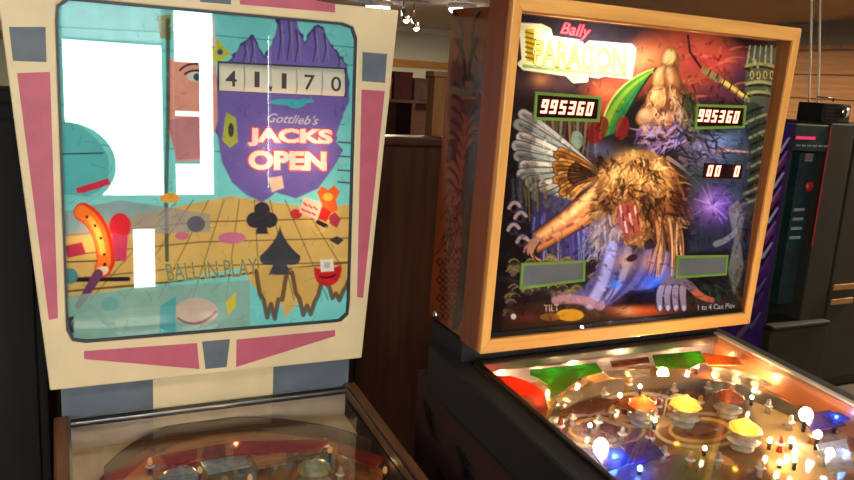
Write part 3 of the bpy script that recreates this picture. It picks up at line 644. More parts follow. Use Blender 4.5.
bumper(A, onA(314, 474, .03)[:2], pz, None, .036, parent=PA, mats=(m_yel, m_bw)); bumper(A, onA(180, 482, .03)[:2], pz, None, .036, parent=PA, mats=(m_bluep, m_bw))
for px, py in ((200, 455), (222, 452), (246, 450), (262, 452), (296, 448), (325, 447), (346, 458), (372, 466), (150, 468), (340, 476), (276, 462), (236, 466)):
    x, y = onA(px, py, .015)[:2]
    po = MB().lathe([(.007, 0), (.005, .01), (.0065, .02), (.005, .034), (.003, .037)], (x, y, pz(y)), 12).build('playfield_post', m_postw, PA)
    MB().lathe([(.0062, .016), (.010, .019), (.0062, .022)], (x, y, pz(y)), 14).build('rubber_ring', m_rub, po)
for px, py in ((150, 462), (236, 446), (330, 450), (385, 470), (250, 478), (200, 470)):  # lit lamps added to brighten a playfield that stands unlit
    x, y = onA(px, py, .03)[:2]; z = pz(y)
    lb = MB().lathe([(.004, 0), (.004, .02), (.005, .024)], (x, y, z), 10).build('lamp', m_darksteel, PA)
    MB().lathe([(.004, .024), (.0055, .030), (.003, .037), (.0005, .038)], (x, y, z), 12).build('bulb', emit('fill_bulb', (255, 190, 110), .45), lb)
    point((x, y, z+.045), .035, (255, 205, 150), .005, lb)

# ================================================================== wood-framed machine
m_frame = wood('honey_oak_frame', (226, 164, 84), (204, 140, 64), 'X', .42, 6, .2)
m_framez = wood('honey_oak_frame_upright', (226, 164, 84), (204, 140, 64), 'Z', .42, 6, .2)
m_hside = wood('red_brown_side', (134, 64, 30), (112, 50, 22), 'Z', .5, 5)
m_cabred = mat('dark_red_cabinet_paint', (50, 21, 14), .65, var=.15, scale=8)
m_brail = mat('black_rail_paint', (12, 11, 10), .7, var=.2)
m_green = mat('green_bezel_paint', (112, 150, 52), .5, var=.08)
m_screen = mat('dark_display_glass', (40, 20, 20), .2, var=.05)
m_screeng = mat('grey_display_glass', (104, 106, 106), .3, var=.08)
PB = thing('pinball_machine', 'pinball machine with honey wood frame and glowing PARAGON backglass', 'pinball machine', tuple(B.base), B.rz)
OW, OH, IW, IH = .3825, .353, .361, .3235
O4 = [(-OW, OH), (OW, OH), (OW, -OH), (-OW, -OH)]; I4 = [(-IW, IH), (IW, IH), (IW, -IH), (-IW, -IH)]
for k in range(4):
    j = (k+1) % 4
    MB().prism([O4[k], O4[j], I4[j], I4[k]], -.075, 0, B.head).build('frame_rail', m_frame if k % 2 == 0 else m_framez, PB, .0025)
m_lining = wood('brown_frame_lining', (138, 80, 30), (112, 60, 20), 'Z', .5, 6)  # brown lining boards added to make the frame's inner faces darker
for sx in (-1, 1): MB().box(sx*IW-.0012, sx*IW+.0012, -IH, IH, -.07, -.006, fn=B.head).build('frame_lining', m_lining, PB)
hb = MB(); q0 = [(x*.985, y*(.94 if y > 0 else .985)) for x, y in O4]; q1 = [(x*.95, y*(.905 if y > 0 else .95)) for x, y in O4]
for lp, c in ((q0, -.0752), (q0, -.25), (q1, -.0752), (q1, -.235)): hb.v += [B.head(x, y, c) for x, y in lp]
for i in range(4):
    j = (i+1) % 4; hb.f += [(i, j, 4+j, 4+i), (8+j, 8+i, 12+i, 12+j), (j, i, 8+i, 8+j)]
hb.f += [(4, 5, 6, 7), (15, 14, 13, 12)]; hb.m += [0]*14; hb.sm += [False]*14
hb.build('backbox', m_hside, PB)
for sx in (-1, 1):   # plain wooden strip that closes the head's side behind the frame
    MB().box(sx*OW-.003, sx*OW+.003, -OH+.002, OH-.002, -.082, -.012, fn=lambda a, b, c: B.head(a, b, c)).build('side_strip', m_hside, PB)
# side print: black ornament on red-brown
cs_ = Canvas(90, 260, lambda u, v: B.worlds(*[np.asarray(q) for q in B.head(-OW+.004+u*0, -.349+(1-v)*.680, -.25+u*.168)]))
def paint_side(c):
    c.C[:] = lin((120, 56, 28))*(.8+.4*fbm(c.X*2, c.Y*.4, 14, 8))[..., None]
    K = (24, 15, 12)
    for x0 in (455, 480):
        sgn = 1 if x0 < 470 else -1
        c.stroke(bez((x0, 12), (x0+sgn*14, 30), (x0+sgn*2, 62)), 1.4, K, .6); c.stroke(bez((x0+sgn*3, 40), (x0+sgn*12, 58), (x0+sgn*10, 84)), 2.6, K, 1)
        for k in range(9):
            y = 84+k*12; c.stroke(bez((x0-k*.9, y), (x0+sgn*9-k, y+4), (x0+sgn*11-k, y+16)), 2.2, K, .4, .9)
    c.poly([(453, 60), (466, 66), (462, 130), (452, 136), (446, 110)], K, .55, 3); c.poly([(474, 64), (486, 60), (484, 130), (474, 126)], K, .5, 3); c.poly([(452, 14), (484, 14), (482, 40), (470, 60), (455, 44)], K, .35, 5)
    c.poly([(462, 78), (470, 70), (478, 80), (476, 96), (480, 112), (470, 120), (460, 110), (464, 94)], K, .75); c.ell(469, 84, 4, 3, (120, 60, 34)); c.stroke([(463, 98), (476, 98)], 1.1, (120, 60, 34))
    c.poly([(466, 150), (480, 132), (478, 190), (472, 250), (468, 300), (458, 330), (452, 330), (462, 250), (462, 190)], K, .9)
    c.poly([(448, 140), (460, 136), (456, 160), (446, 164)], K, .8)
    for k in range(7):
        for i in range(5):
            x, y = 440+i*6+(k % 2)*3, 262+k*9; c.stroke([(x-3, y), (x, y-4), (x+3, y), (x, y+4), (x-3, y)], .7, K, alpha=.8)
    c.fur([(446, 190), (462, 180), (460, 250), (442, 255)], 40, 16, [K], 1.2, .5, .7, lambda p: 1.7)
    c.poly([(470, 330), (486, 300), (486, 352), (440, 352)], (50, 24, 14), .7)
paint_side(cs_)
u_, v_ = np.meshgrid(np.linspace(0, 1, 90), np.linspace(0, 1, 260))
cs_.build('side_art', np.stack(np.broadcast_arrays(*B.head(-OW+.0035+u_*0, -.349+(1-v_)*.680, -.25+u_*.168)), -1), print_mat('side_ink', 0, .7), PB, label='black stencilled ornament on red-brown wood')
MB().lathe([(.009, 0), (.011, .004), (.006, .008), (.001, .009)], (0, 0, 0), 14, fn=lambda x, y, z: (-OW+.004-z, .225+x, B.zc-.332+y)).build('hinge_bolt', m_chrome, PB)
# --- backglass
cB = lambda b: -.028-.014*(b/.3225)
BW, BH = .3592, .322
NXB, NYB = 470, 430
cb_ = Canvas(NXB, NYB, lambda u, v: B.worlds(*[np.asarray(q) for q in B.head((u*2-1)*BW, (1-2*v)*BH, cB((1-2*v)*BH))]))
def paint_wood(c):
    n1, n2 = fbm(c.X, c.Y, 46, 21), fbm(c.X, c.Y, 22, 22)
    c.C[:] = lin((40, 35, 40))*(.5+1.0*n1)[..., None]
    c.blob(590, 44, 60, 22, (60, 64, 96), .5); c.blob(548, 84, 30, 10, (120, 84, 96), .6); c.blob(540, 80, 8, 6, (210, 150, 90), .7)
    # red sky
    c.poly([(588, 92), (622, 66), (646, 40), (682, 30), (720, 40), (746, 60), (716, 82), (690, 96), (660, 84), (630, 92), (606, 120), (592, 118)], (176, 88, 74), .95, 24)
    c.blob(650, 58, 24, 12, (232, 160, 116), .8); c.blob(606, 92, 12, 9, (240, 120, 76), .8); c.blob(704, 62, 24, 12, (176, 64, 76), .8); c.blob(744, 70, 16, 16, (70, 40, 84), .7); c.blob(724, 92, 20, 10, (110, 64, 90), .7)
    for k in range(40): x, y = RNG.uniform(600, 740), RNG.uniform(40, 100); c.stroke(bez((x, y), (x+8, y-4), (x+18, y-2)), 1.2, [(240, 150, 110), (150, 40, 50), (90, 40, 70)][k % 3], .3, .3)
    # warm hanging strips under the first display, violet mist
    for k in range(16): x = 536+k*4.2; c.stroke([(x, 122), (x+RNG.normal(0, 2), 150+RNG.uniform(0, 20))], 1.6, [(160, 130, 80), (110, 96, 70), (140, 150, 130), (96, 70, 84)][k % 4], .8, .7)
    c.ell(577, 140, 6, 9, (150, 190, 180), alpha=.8); c.blob(600, 150, 12, 8, (90, 100, 150), .7)
    # green sickle leaf
    leaf = np.r_[bez((600, 138), (604, 84), (656, 68), 12), bez((656, 68), (636, 92), (618, 132), 12)]
    c.poly(leaf, (70, 150, 60)); c.stroke(bez((604, 130), (616, 92), (652, 72)), 3.4, (150, 190, 60), .8, .8); c.stroke(bez((612, 132), (628, 98), (650, 76)), 2.2, (30, 120, 110), .5, .8); c.stroke(leaf[:12], 1.0, (224, 214, 130), .6); c.stroke(leaf[12:], 1.0, (30, 50, 36))
    c.ell(598, 130, 9, 15, (120, 30, 36), .5, .9); c.ell(622, 128, 7, 12, (136, 40, 40), .2, .8)
    # feather fans
    def fan(base, a0, a1, n, L, cols, w, bend=.2):
        for i in range(n):
            t = i/(n-1); a = a0+(a1-a0)*t; l = L*(.72+.36*math.sin(math.pi*(.25+.6*t))); e = (base[0]+l*math.cos(a), base[1]+l*math.sin(a)); m = (base[0]+l*.55*math.cos(a+bend), base[1]+l*.55*math.sin(a+bend))
            c.stroke(bez(base, m, e), w*.9, (28, 24, 30), w*.5); c.stroke(bez(base, m, e), w*.62, cols[i % len(cols)], .4)
    def vane(base, a0, a1, n, L0, L1, cols, w, dark=(34, 30, 36)):
        for i in range(n):
            t = i/(n-1); a = a0+(a1-a0)*t; l = L0+(L1-L0)*t+3*math.sin(i*2.3); d = np.array([math.cos(a), math.sin(a)]); e = np.array(base)+d*l; m = np.array(base)+d*l*.55+np.array([-d[1], d[0]])*5
            k_ = bez(base, m, e); c.stroke(k_, w*.5+1.1, dark, w+1.1); c.stroke(k_, w*.5, cols[i % len(cols)], w, 1, 1.4); c.stroke(k_[3:], .5, dark, .5, .7)
            c.stroke(k_[-2:], w*.9, dark, w*.4, .55, 2)
    vane((600, 176), math.pi*1.215, math.pi*.80, 13, 98, 52, [(196, 206, 206), (164, 180, 182), (224, 228, 222)], 5.4)
    vane((600, 176), math.pi*1.18, math.pi*.80, 12, 46, 36, [(196, 140, 70), (150, 98, 46), (214, 166, 96)], 3.6, (50, 32, 22))
    fan((596, 178), math.pi*1.2, math.pi*.9, 12, 26, [(74, 48, 32), (110, 74, 44)], 3, .1)
    fan((668, 158), -1.05, .7, 18, 46, [(104, 100, 116), (66, 62, 84), (140, 130, 130)], 3.4, -.16)
    # rock column with battlement at the right, ringed arch below it
    c.poly([(744, 108), (746, 70), (752, 46), (776, 48), (776, 70), (772, 110), (764, 140), (748, 130)], (74, 92, 84), 1, 2)
    for k in range(5): c.stroke([(750+k*5.4, 46), (747+k*6, 64)], .8, (150, 170, 150))
    for y in (66, 84, 94): c.stroke(bez((746, y), (760, y-5), (775, y+1)), 1.4, (150, 166, 110)); c.stroke(bez((746, y+3), (760, y-2), (775, y+4)), 1.0, (20, 26, 26))
    for k in range(4): c.ell(752+k*6.6, 75, 2.1, 4.4, (190, 190, 110)); c.ell(752+k*6.6, 75, 1, 3, (26, 34, 30))
    arch = bez((752, 112), (774, 160), (746, 204), 14); c.stroke(arch, 10, (50, 66, 50), 11)
    for i, p in enumerate(arch): c.stroke([(p[0]-10, p[1]+4), (p[0], p[1]-1), (p[0]+11, p[1]-5)], 1.3, (150, 160, 110) if i % 2 else (24, 30, 26))
    c.poly([(690, 132), (742, 128), (752, 150), (742, 200), (700, 204), (684, 170)], (66, 84, 92), .8, 8); c.blob(706, 150, 13, 9, (196, 206, 250), .95); c.blob(718, 140, 14, 6, (130, 160, 190), .7); c.stroke([(716, 150), (748, 152)], 1.6, (230, 170, 130), .8)
    # spear-like shaft
    c.stroke([(688, 36), (690, 52), (704, 72)], 1.2, (60, 30, 40)); c.stroke([(704, 70), (726, 84), (748, 100)], 3.2, (128, 134, 90), 2.6); c.stroke([(724, 82), (746, 97)], 2.2, (240, 224, 120), 1.4)
    for k in range(6): c.stroke([(708+k*7, 76+k*4.6), (711+k*7, 70+k*4.6)], .8, (40, 44, 34))
    # draped tan folds, upper middle
    fold = [(664, 52), (674, 48), (681, 60), (678, 74), (688, 92), (692, 116), (678, 130), (656, 138), (640, 132), (638, 112), (650, 96), (652, 78), (662, 66)]
    c.poly(fold, (120, 80, 54), 1, 2.5)
    for x, y, rx, ry, rot, col in ((669, 58, 6, 9, .3, (250, 220, 160)), (660, 78, 6, 13, .35, (226, 178, 120)), (672, 80, 7, 15, -.2, (180, 124, 78)), (657, 98, 9, 13, .5, (214, 164, 112)), (676, 102, 8, 16, -.3, (150, 100, 64)), (648, 116, 12, 8, -.5, (214, 168, 130)), (666, 120, 13, 8, -.4, (190, 140, 110)), (682, 118, 7, 13, .1, (120, 84, 60)), (648, 130, 10, 6, -.3, (180, 140, 150))):
        c.ell(x, y, rx+1.6, ry+1.6, (60, 38, 32), rot, .7, 3); c.ell(x, y, rx, ry, col, rot, .9, 4); c.ell(x-rx*.3, y-ry*.3, rx*.4, ry*.5, (255, 232, 190), rot, .6, 4)
    c.fur([(652, 84), (684, 84), (690, 120), (646, 130)], 60, 9, [(70, 44, 34), (236, 204, 150), (50, 36, 34)], .9, .6, .7, lambda p: 1.4)
    c.fur([(640, 128), (676, 122), (694, 140), (650, 152)], 70, 12, [(110, 90, 190), (60, 50, 120), (190, 180, 230), (150, 100, 110)], 1.3, .6, .8, lambda p: 2.4)
    c.fur([(680, 90), (694, 84), (702, 130), (684, 140)], 40, 14, [(60, 90, 60), (30, 40, 40), (120, 130, 90)], 1.2, .4, .8, lambda p: 1.3)
    c.fur([(676, 128), (720, 120), (724, 160), (680, 168)], 60, 16, [(44, 40, 56), (90, 84, 110), (24, 22, 30), (120, 110, 130)], 1.5, .5, .8, lambda p: .4)
    # blue-violet cascade
    c.poly([(536, 190), (600, 206), (618, 250), (612, 286), (590, 262), (556, 256), (530, 236)], (62, 64, 112), .95, 4)
    for k in range(46): x = RNG.uniform(534, 616); c.stroke([(x, 208+RNG.uniform(0, 20)), (x+RNG.normal(0, 2), 246+RNG.uniform(0, 26))], 1.3, [(110, 130, 230), (150, 160, 235), (50, 50, 120), (80, 70, 160)][k % 4], .5, .8)
    for k in range(24): x = RNG.uniform(512, 545); c.stroke([(x, 175+RNG.uniform(0, 20)), (x+2, 205+RNG.uniform(0, 20))], 1.4, [(130, 120, 60), (70, 90, 80), (60, 60, 100)][k % 3], .6, .7)
    # broad tapering band of warm rock from the mound to the lower left
    c.poly(np.r_[bez((606, 170), (584, 196), (532, 232)), bez((538, 254), (590, 226), (622, 206))], (66, 42, 36), 1, 2)
    c.poly(np.r_[bez((606, 173), (584, 199), (534, 234)), bez((538, 251), (588, 223), (618, 202))], (214, 150, 100), 1, 4)
    c.poly(np.r_[bez((604, 176), (582, 202), (538, 235)), bez((540, 240), (584, 210), (608, 184))], (255, 224, 166), .9, 4)
    for k in range(9): x = 548+k*7; y = 243-k*4.6; c.stroke(bez((x-8, y+2), (x, y-4+k % 3), (x+8, y-7)), 1.6, [(176, 96, 80), (120, 74, 56), (240, 196, 150)][k % 3], .5, .75, 1.5)
    for k in range(6): c.stroke(bez((540, 240), (528-k, 238+k*4), (524+k*4, 252+k*2)), 2.4, (190, 150, 130), .8); c.stroke(bez((540, 242), (530-k, 241+k*4), (526+k*4, 254+k*2)), .8, (40, 30, 34), .6)
    # big shaggy mound
    mane = [(602, 176), (612, 160), (628, 152), (648, 150), (664, 158), (676, 172), (684, 194), (684, 220), (672, 240), (650, 236), (640, 246), (622, 244), (606, 250), (592, 236), (588, 212), (594, 194)]
    c.poly(mane, (150, 104, 56), 1, 3)
    c.fur(mane, 420, 11, [(214, 170, 104), (104, 70, 40), (184, 134, 76), (70, 46, 32), (235, 200, 136), (140, 96, 56)], 1.7, .5, .55, lambda p: 1.57-.9*math.tanh((p[0]-636)/24))
    c.fur([(594, 214), (622, 214), (626, 246), (598, 254), (588, 236)], 90, 18, [(200, 196, 200), (120, 120, 150), (160, 150, 140), (90, 90, 120)], 1.4, .3, .8, lambda p: 2.0)
    c.fur([(664, 190), (690, 186), (690, 214), (668, 216)], 50, 16, [(80, 48, 30), (170, 110, 64), (40, 28, 26)], 1.5, .4, .85, lambda p: .9)
    c.blob(678, 205, 9, 24, (50, 30, 26), .75); c.blob(604, 205, 6, 16, (90, 62, 50), .5); c.blob(650, 206, 8, 16, (60, 38, 28), .6); c.blob(618, 172, 13, 9, (255, 226, 150), .8); c.blob(640, 174, 20, 10, (240, 200, 120), .6); c.blob(634, 156, 16, 6, (250, 220, 150), .5); c.fur([(606, 160), (662, 158), (668, 184), (608, 192)], 70, 10, [(250, 222, 160), (120, 78, 44), (216, 168, 100), (70, 44, 30)], 1.3, .5, .7, lambda p: 1.57-.9*math.tanh((p[0]-636)/24))
    for x, y in ((606, 162), (640, 164), (622, 186), (654, 176), (640, 194), (612, 204)): c.fur([(x-9, y-7), (x+9, y-7), (x+9, y+7), (x-9, y+7)], 16, 9, [(52, 32, 22), (80, 50, 30), (34, 24, 22)], 1.3, .8, .8, lambda p: 1.2)
    c.fur([(640, 196), (664, 192), (668, 236), (644, 236)], 40, 13, [(44, 28, 24), (70, 44, 32), (120, 80, 54)], 1.5, .4, .85, lambda p: 1.5)
    c.poly([(618, 204), (638, 202), (640, 236), (626, 240), (616, 226)], (170, 84, 80), .75, 6)
    for k in range(8): c.stroke([(620+k*2.4, 206+(k % 3)*8), (622+k*2.4, 216+(k % 3)*8)], 1, [(250, 210, 200), (140, 30, 40)][k % 2])
    for x, y in ((514, 206), (520, 216), (513, 228), (522, 240)): c.ell(x, y, 6, 7, (70, 66, 84), alpha=.9); c.stroke(bez((x-5, y+2), (x, y-8), (x+6, y)), 1.6, (196, 190, 206)); c.ell(x, y+2, 2.4, 2.4, (24, 20, 26))
    # rubble at the foot
    for k in range(90):
        x, y = RNG.uniform(506, 620), RNG.uniform(258, 318); c.ell(x, y, RNG.uniform(3, 8), RNG.uniform(2, 6), [(96, 90, 60), (54, 50, 40), (130, 120, 84), (40, 38, 40), (80, 70, 84)][k % 5], RNG.uniform(-1, 1), .85); c.stroke(bez((x-5, y), (x, y-6), (x+5, y)), .9, (168, 158, 116), .4, .7)
    c.poly([(506, 306), (560, 300), (612, 300), (690, 296), (776, 300), (776, 336), (500, 340)], (66, 50, 40), .85, 5)
    c.blob(640, 311, 24, 5, (240, 110, 40), .95); c.blob(628, 311, 8, 4, (255, 190, 110), .8); c.blob(522, 318, 16, 5, (110, 50, 44), .8); c.ell(570, 315, 14, 6, (214, 170, 50)); c.ell(550, 317, 10, 4, (150, 110, 50), alpha=.8)
    # pale blue and violet folded cloth
    cl_ = np.r_[bez((604, 252), (612, 238), (624, 244), 6), bez((624, 244), (634, 262), (646, 250), 6), bez((646, 250), (676, 240), (674, 276), 6), bez((674, 276), (660, 292), (630, 290), 6), bez((630, 290), (612, 306), (594, 308), 6), bez((594, 308), (572, 304), (566, 296), 6), bez((566, 296), (592, 290), (604, 252), 6)]
    c.poly(cl_, (104, 104, 166), 1, 2); c.stroke(bez((640, 252), (636, 276), (612, 300)), 5, (56, 52, 96), 2, .8, 3); c.stroke(bez((628, 250), (628, 280), (604, 302)), 3.5, (186, 176, 214), 2.5, .85, 2); c.stroke(bez((660, 250), (668, 268), (650, 288)), 4, (206, 170, 176), 2, .8, 3); c.stroke(bez((648, 256), (650, 272), (636, 288)), 2, (50, 44, 84), 1, .8, 2); c.stroke(bez((612, 246), (606, 284), (590, 304)), 5, (190, 200, 255), 5, .9, 3); c.stroke(bez((556, 300), (580, 296), (600, 306)), 4.5, (190, 150, 170), 4, .9, 2); c.stroke(bez((618, 256), (620, 290), (604, 304)), 1.4, (60, 56, 120), .8, .9, 1.5)
    c.blob(655, 283, 12, 9, (40, 120, 255), .95); c.blob(652, 262, 10, 9, (220, 170, 160), .8); c.blob(625, 262, 9, 10, (226, 190, 160), .8); c.ell(632, 258, 6, 3.5, (60, 40, 34), -.4); c.blob(616, 284, 6, 5, (70, 150, 255), .9)
    for k in range(26): x = RNG.uniform(652, 680); c.stroke(bez((x, 218+RNG.uniform(0, 8)), (x+RNG.normal(4, 3), 240), (x+RNG.normal(0, 5), 258+RNG.uniform(0, 22))), 1.3, [(210, 160, 100), (120, 70, 44), (240, 200, 140), (80, 50, 40)][k % 4], .5, .85)
    c.poly([(610, 306), (640, 292), (662, 284), (672, 292), (660, 304), (630, 306)], (24, 18, 26), .85, 4)
    # violet burst, slate figures of rock at the right, ochre ground
    c.poly([(690, 190), (748, 204), (746, 250), (690, 252)], (56, 66, 84), .8, 6); c.blob(712, 205, 14, 14, (176, 130, 240), .95); c.blob(712, 203, 6, 6, (236, 214, 255), .9)
    for k in range(26): a = RNG.uniform(0, 6.28); c.stroke([(712, 205), (712+20*math.cos(a), 205+22*math.sin(a))], 1.0, [(220, 190, 255), (120, 90, 200), (70, 60, 130)][k % 3], .2, .5)
    c.poly([(728, 208), (738, 200), (744, 216), (740, 240), (744, 268), (734, 296), (728, 270), (734, 240)], (130, 140, 120), .9, 2); c.stroke(bez((716, 244), (730, 240), (738, 228)), 3, (150, 160, 150), 2)
    for k in range(40): x, y = RNG.uniform(736, 772), RNG.uniform(190, 310); c.stroke([(x, y), (x+RNG.normal(0, 5), y+12)], 1.5, [(120, 96, 40), (60, 80, 50), (90, 70, 40), (40, 50, 44)][k % 4], .5, .7)
    for k in range(30): x, y = RNG.uniform(690, 750), RNG.uniform(280, 306); c.stroke([(x, y), (x+RNG.normal(4, 5), y+5)], 1.5, [(50, 90, 66), (60, 80, 50), (36, 50, 44)][k % 3], .5, .7)
    c.stroke(bez((692, 288), (700, 298), (712, 300)), 4, (206, 110, 76), 2.5)
    for k in range(4): c.stroke(bez((662+k*7, 288), (658+k*8, 294), (660+k*8, 308)), 4.4, (44, 40, 48), 3.6); c.stroke(bez((662+k*7, 288), (658+k*8, 294), (660+k*8, 308)), 3.4, (160, 150, 166), 2.6); c.ell(660+k*8, 308, 1.6, 3, (226, 224, 230))
    c.stroke(bez((666, 282), (680, 276), (692, 288)), 4, (120, 110, 120), 4)
    c.busy(500, (508, 36, 776, 318), 6, 1.2, .6, 7); c.busy(300, (690, 40, 776, 310), 6, 1.2, .6, 8); c.busy(350, (508, 120, 700, 318), 5, 1.0, .55, 9)
    # title board with lettering
    tb = [(521, 25), (541, 26), (549, 30), (551, 38), (580, 42), (584, 48), (590, 43), (631, 46), (634, 49), (630, 77), (604, 74), (598, 76), (586, 74), (586, 80), (574, 81), (567, 74), (524, 68), (520, 64), (524, 60)]
    c.stroke(tb+[tb[0]], 2.2, (250, 255, 224)); c.poly(tb, (240, 250, 196)); c.stroke([(524, 66), (568, 71), (626, 75)], 1.6, (120, 180, 90), alpha=.8); c.poly([(525, 29), (534, 29), (534, 62), (527, 61)], (206, 180, 50)); 
    for y in range(32, 62, 5): c.stroke([(526, y), (533, y+2)], 1.0, (120, 100, 24))
    qd = [(535, 40), (626, 51), (625, 73), (534, 65)]
    c.text('PARAGON', qd, (255, 255, 226), .05); c.text('PARAGON', qd, (116, 112, 22), .034); c.text('PARAGON', qd, (250, 240, 130), .006)
    c.poly([(536, 28), (545, 29), (549, 34), (548, 41), (538, 40)], (255, 255, 226)); 
    c.text('Bally', [(562, 22), (591, 26), (590, 42), (560, 37)], (150, 20, 50), .05, .3); c.text('Bally', [(562, 22), (591, 26), (590, 42), (560, 37)], (255, 110, 140), .012, .3)
    c.text('1 to 4 Can Play', [(698, 305), (735, 303), (735, 309.5), (698, 312)], (200, 206, 206), .01); c.text('TILT', [(544, 305), (559, 304.5), (559, 311), (544, 311.5)], (190, 180, 170), .01)
    c.ell(513.5, 316.5, 2.6, 2.8, (255, 255, 255))  # painted glint: white dot, with a small lamp added behind it
    c.C *= (.8+.4*fbm(c.X, c.Y, 9, 31))[..., None]
paint_wood(cb_)
u_, v_ = np.meshgrid(np.linspace(0, 1, NXB), np.linspace(0, 1, NYB)); b_ = (1-2*v_)*BH
bgB = cb_.build('backglass_print', np.stack(np.broadcast_arrays(*B.head((u_*2-1)*BW, b_, cB(b_))), -1), print_mat('backglass_ink_bright', .7), PB, label='glowing fantasy picture of feathers, fur and red sky')
headB = lambda a, b, c: B.head(a, b, cB(b)+c)
MB().prism([(-BW, BH), (BW, BH), (BW, -BH), (-BW, -BH)], .006, .009, headB).build('glass_pane', m_pane, PB)
MB().box(-BW, BW, -.3235, -.312, -.0, .0045, fn=headB).build('glass_channel', mat('dark_channel', (44, 40, 40), .35, .6), PB)
def abB(px, py):
    a, b = 0, 0
    for _ in range(4): a, b = B.ab(px, py, cB(b)+.002)
    return a, b
SEG = {'0': 'abcdef', '1': 'bc', '3': 'abcdg', '5': 'acdfg', '6': 'acdefg', '9': 'abcdfg'}
m_digit = emit('plasma_digit', (255, 150, 120), 5.0)
def seg_digit(ch, ctr, w, h, t):
    mb = MB(); S = {'a': (-w, w, h-t, h), 'd': (-w, w, -h, -h+t), 'g': (-w, w, -t/2, t/2), 'f': (-w, -w+t, 0, h), 'b': (w-t, w, 0, h), 'e': (-w, -w+t, -h, 0), 'c': (w-t, w, -h, 0)}
    for k in SEG[ch]:
        x0, x1, y0, y1 = S[k]; mb.box(x0, x1, y0, y1, .0030, .0036, fn=lambda a, b, c: headB(ctr[0]+a+.16*b, ctr[1]+b, c))
    return mb
def display(quad, digits, dh, dw, ms, bez_=.0055, green=True):
    q = [abB(*p) for p in quad]; cx, cy = np.mean(q, 0)
    inner = [(cx+(x-cx)*(1-bez_*2/abs(q[1][0]-q[0][0])*1.1), cy+(y-cy)*(1-bez_*2/abs(q[0][1]-q[3][1])*1.1)) for x, y in q]
    d = MB().prism(q, .0006, .0018, headB).build('score_display', ms, PB)
    if green: MB().ring(q, inner, .0012, .0042, headB).build('display_bezel', m_green, d)
    for ch, px, py in digits: seg_digit(ch, abB(px, py), dw, dh, .0048).build('digit', m_digit, d)
x1_ = (544.4, 553.4, 562.6, 571.8, 580.5, 589.4); x2_ = (700.8, 707.4, 714.3, 721.6, 728.9, 736)
display([(535, 91.5), (601, 96.5), (599, 122), (533, 120)], [(ch, x, 106.3+.058*(x-544)) for ch, x in zip('995360', x1_)], .0135, .0075, m_screen)
display([(696, 104), (746, 105.5), (744, 128), (694, 129.5)], [(ch, x, 115.4+.05*(x-700)) for ch, x in zip('995360', x2_)], .0135, .0070, m_screen)
display([(704.5, 163), (743, 165), (741, 179), (702.5, 178)], [('0', 709.7, 170.6), ('0', 717.4, 170.9), ('0', 736.6, 171.3)], .0125, .0070, m_screen, green=False)
display([(521, 263), (585, 260), (584.5, 281), (519.5, 289.5)], [], .01, .006, m_screeng)
display([(676.6, 255.5), (728, 255), (726, 275), (674.6, 278.5)], [], .01, .006, m_screeng)
WARM = (255, 214, 160)
for px, py, pw, col in ((545, 48, .55, (255, 240, 200)), (578, 58, .75, (255, 240, 200)), (612, 62, .6, (255, 240, 200)), (575, 30, .08, WARM), (632, 56, .10, WARM), (664, 62, .12, WARM), (690, 44, .10, WARM), (722, 66, .13, WARM), (752, 60, .10, WARM), (640, 100, .28, WARM), (700, 66, .16, WARM), (735, 92, .2, WARM), (760, 80, .12, WARM),
                        (540, 150, .22, (255, 236, 205)), (560, 185, .22, WARM), (585, 160, .16, WARM), (615, 172, .34, WARM), (645, 172, .24, WARM), (668, 190, .14, WARM), (665, 130, .18, (220, 210, 255)), (560, 222, .26, WARM), (590, 232, .2, (190, 200, 255)), (530, 245, .16, WARM),
                        (706, 152, .26, (200, 214, 255)), (712, 206, .30, (200, 170, 255)), (625, 222, .18, WARM), (655, 250, .24, (255, 220, 190)), (640, 280, .24, (150, 190, 255)), (600, 290, .24, (200, 205, 255)), (560, 300, .12, WARM), (535, 292, .10, WARM), (640, 312, .16, (255, 190, 120)), (680, 296, .14, (220, 220, 255)), (745, 180, .2, WARM), (745, 240, .22, WARM), (760, 130, .16, WARM), (725, 130, .14, (200, 214, 255)), (715, 240, .10, (180, 200, 255)), (728, 300, .10, WARM), (690, 100, .12, WARM), (513.5, 316.5, .05, (255, 255, 255))):
    a, b = B.ab(px, py, -.09); point(B.head(a, b, -.082), pw*(.82 if py < 70 and px < 620 else .66), col, .006, bgB)
# --- cabinet
GZ, GS = .984, .077
zs = lambda x, y, z: (x, y, z+GS*min(y, .09))
MB().box(-.375, .375, .10, .25, .94, 1.042).build('neck_box', m_brail, PB, .004)
cb2 = MB()
for sx in (-1, 1): cb2.box(min(sx*.38, sx*.402), max(sx*.38, sx*.402), -1.05, .25, .50, .915, fn=lambda x, y, z: (x, y, z+(GS*min(y, .09) if z > .7 else 0)))
cb2.box(-.38, .38, .23, .25, .50, .92); cb2.box(-.38, .38, -1.05, -1.03, .50, .835); cb2.box(-.38, .38, -1.03, .23, .50, .52)
cab = cb2.build('cabinet', m_cabred, PB)
m_st = mat('black_stencil', (14, 10, 9), .5)
for k, (y, z) in enumerate(((.12, .80), (-.05, .77), (-.2, .76), (-.34, .73), (.04, .68), (-.14, .66), (-.28, .64))):
    mb = MB(); a0 = .6+.5*math.sin(k*2.1)
    for i in range(3): mb.prism([(y+.016*i*math.cos(a0), z+.022*i), (y+.05+.016*i, z+.03+.018*i), (y+.07+.016*i, z+.012+.02*i), (y+.03+.016*i, z-.008+.02*i)], .4016, .4028, lambda a, b, c: (-c, a, b))
    mb.build('stencil_mark', m_st, cab)
m_inwood = wood('inner_side_wood', (164, 96, 52), (132, 72, 36), 'Y', .35, 5, .3)
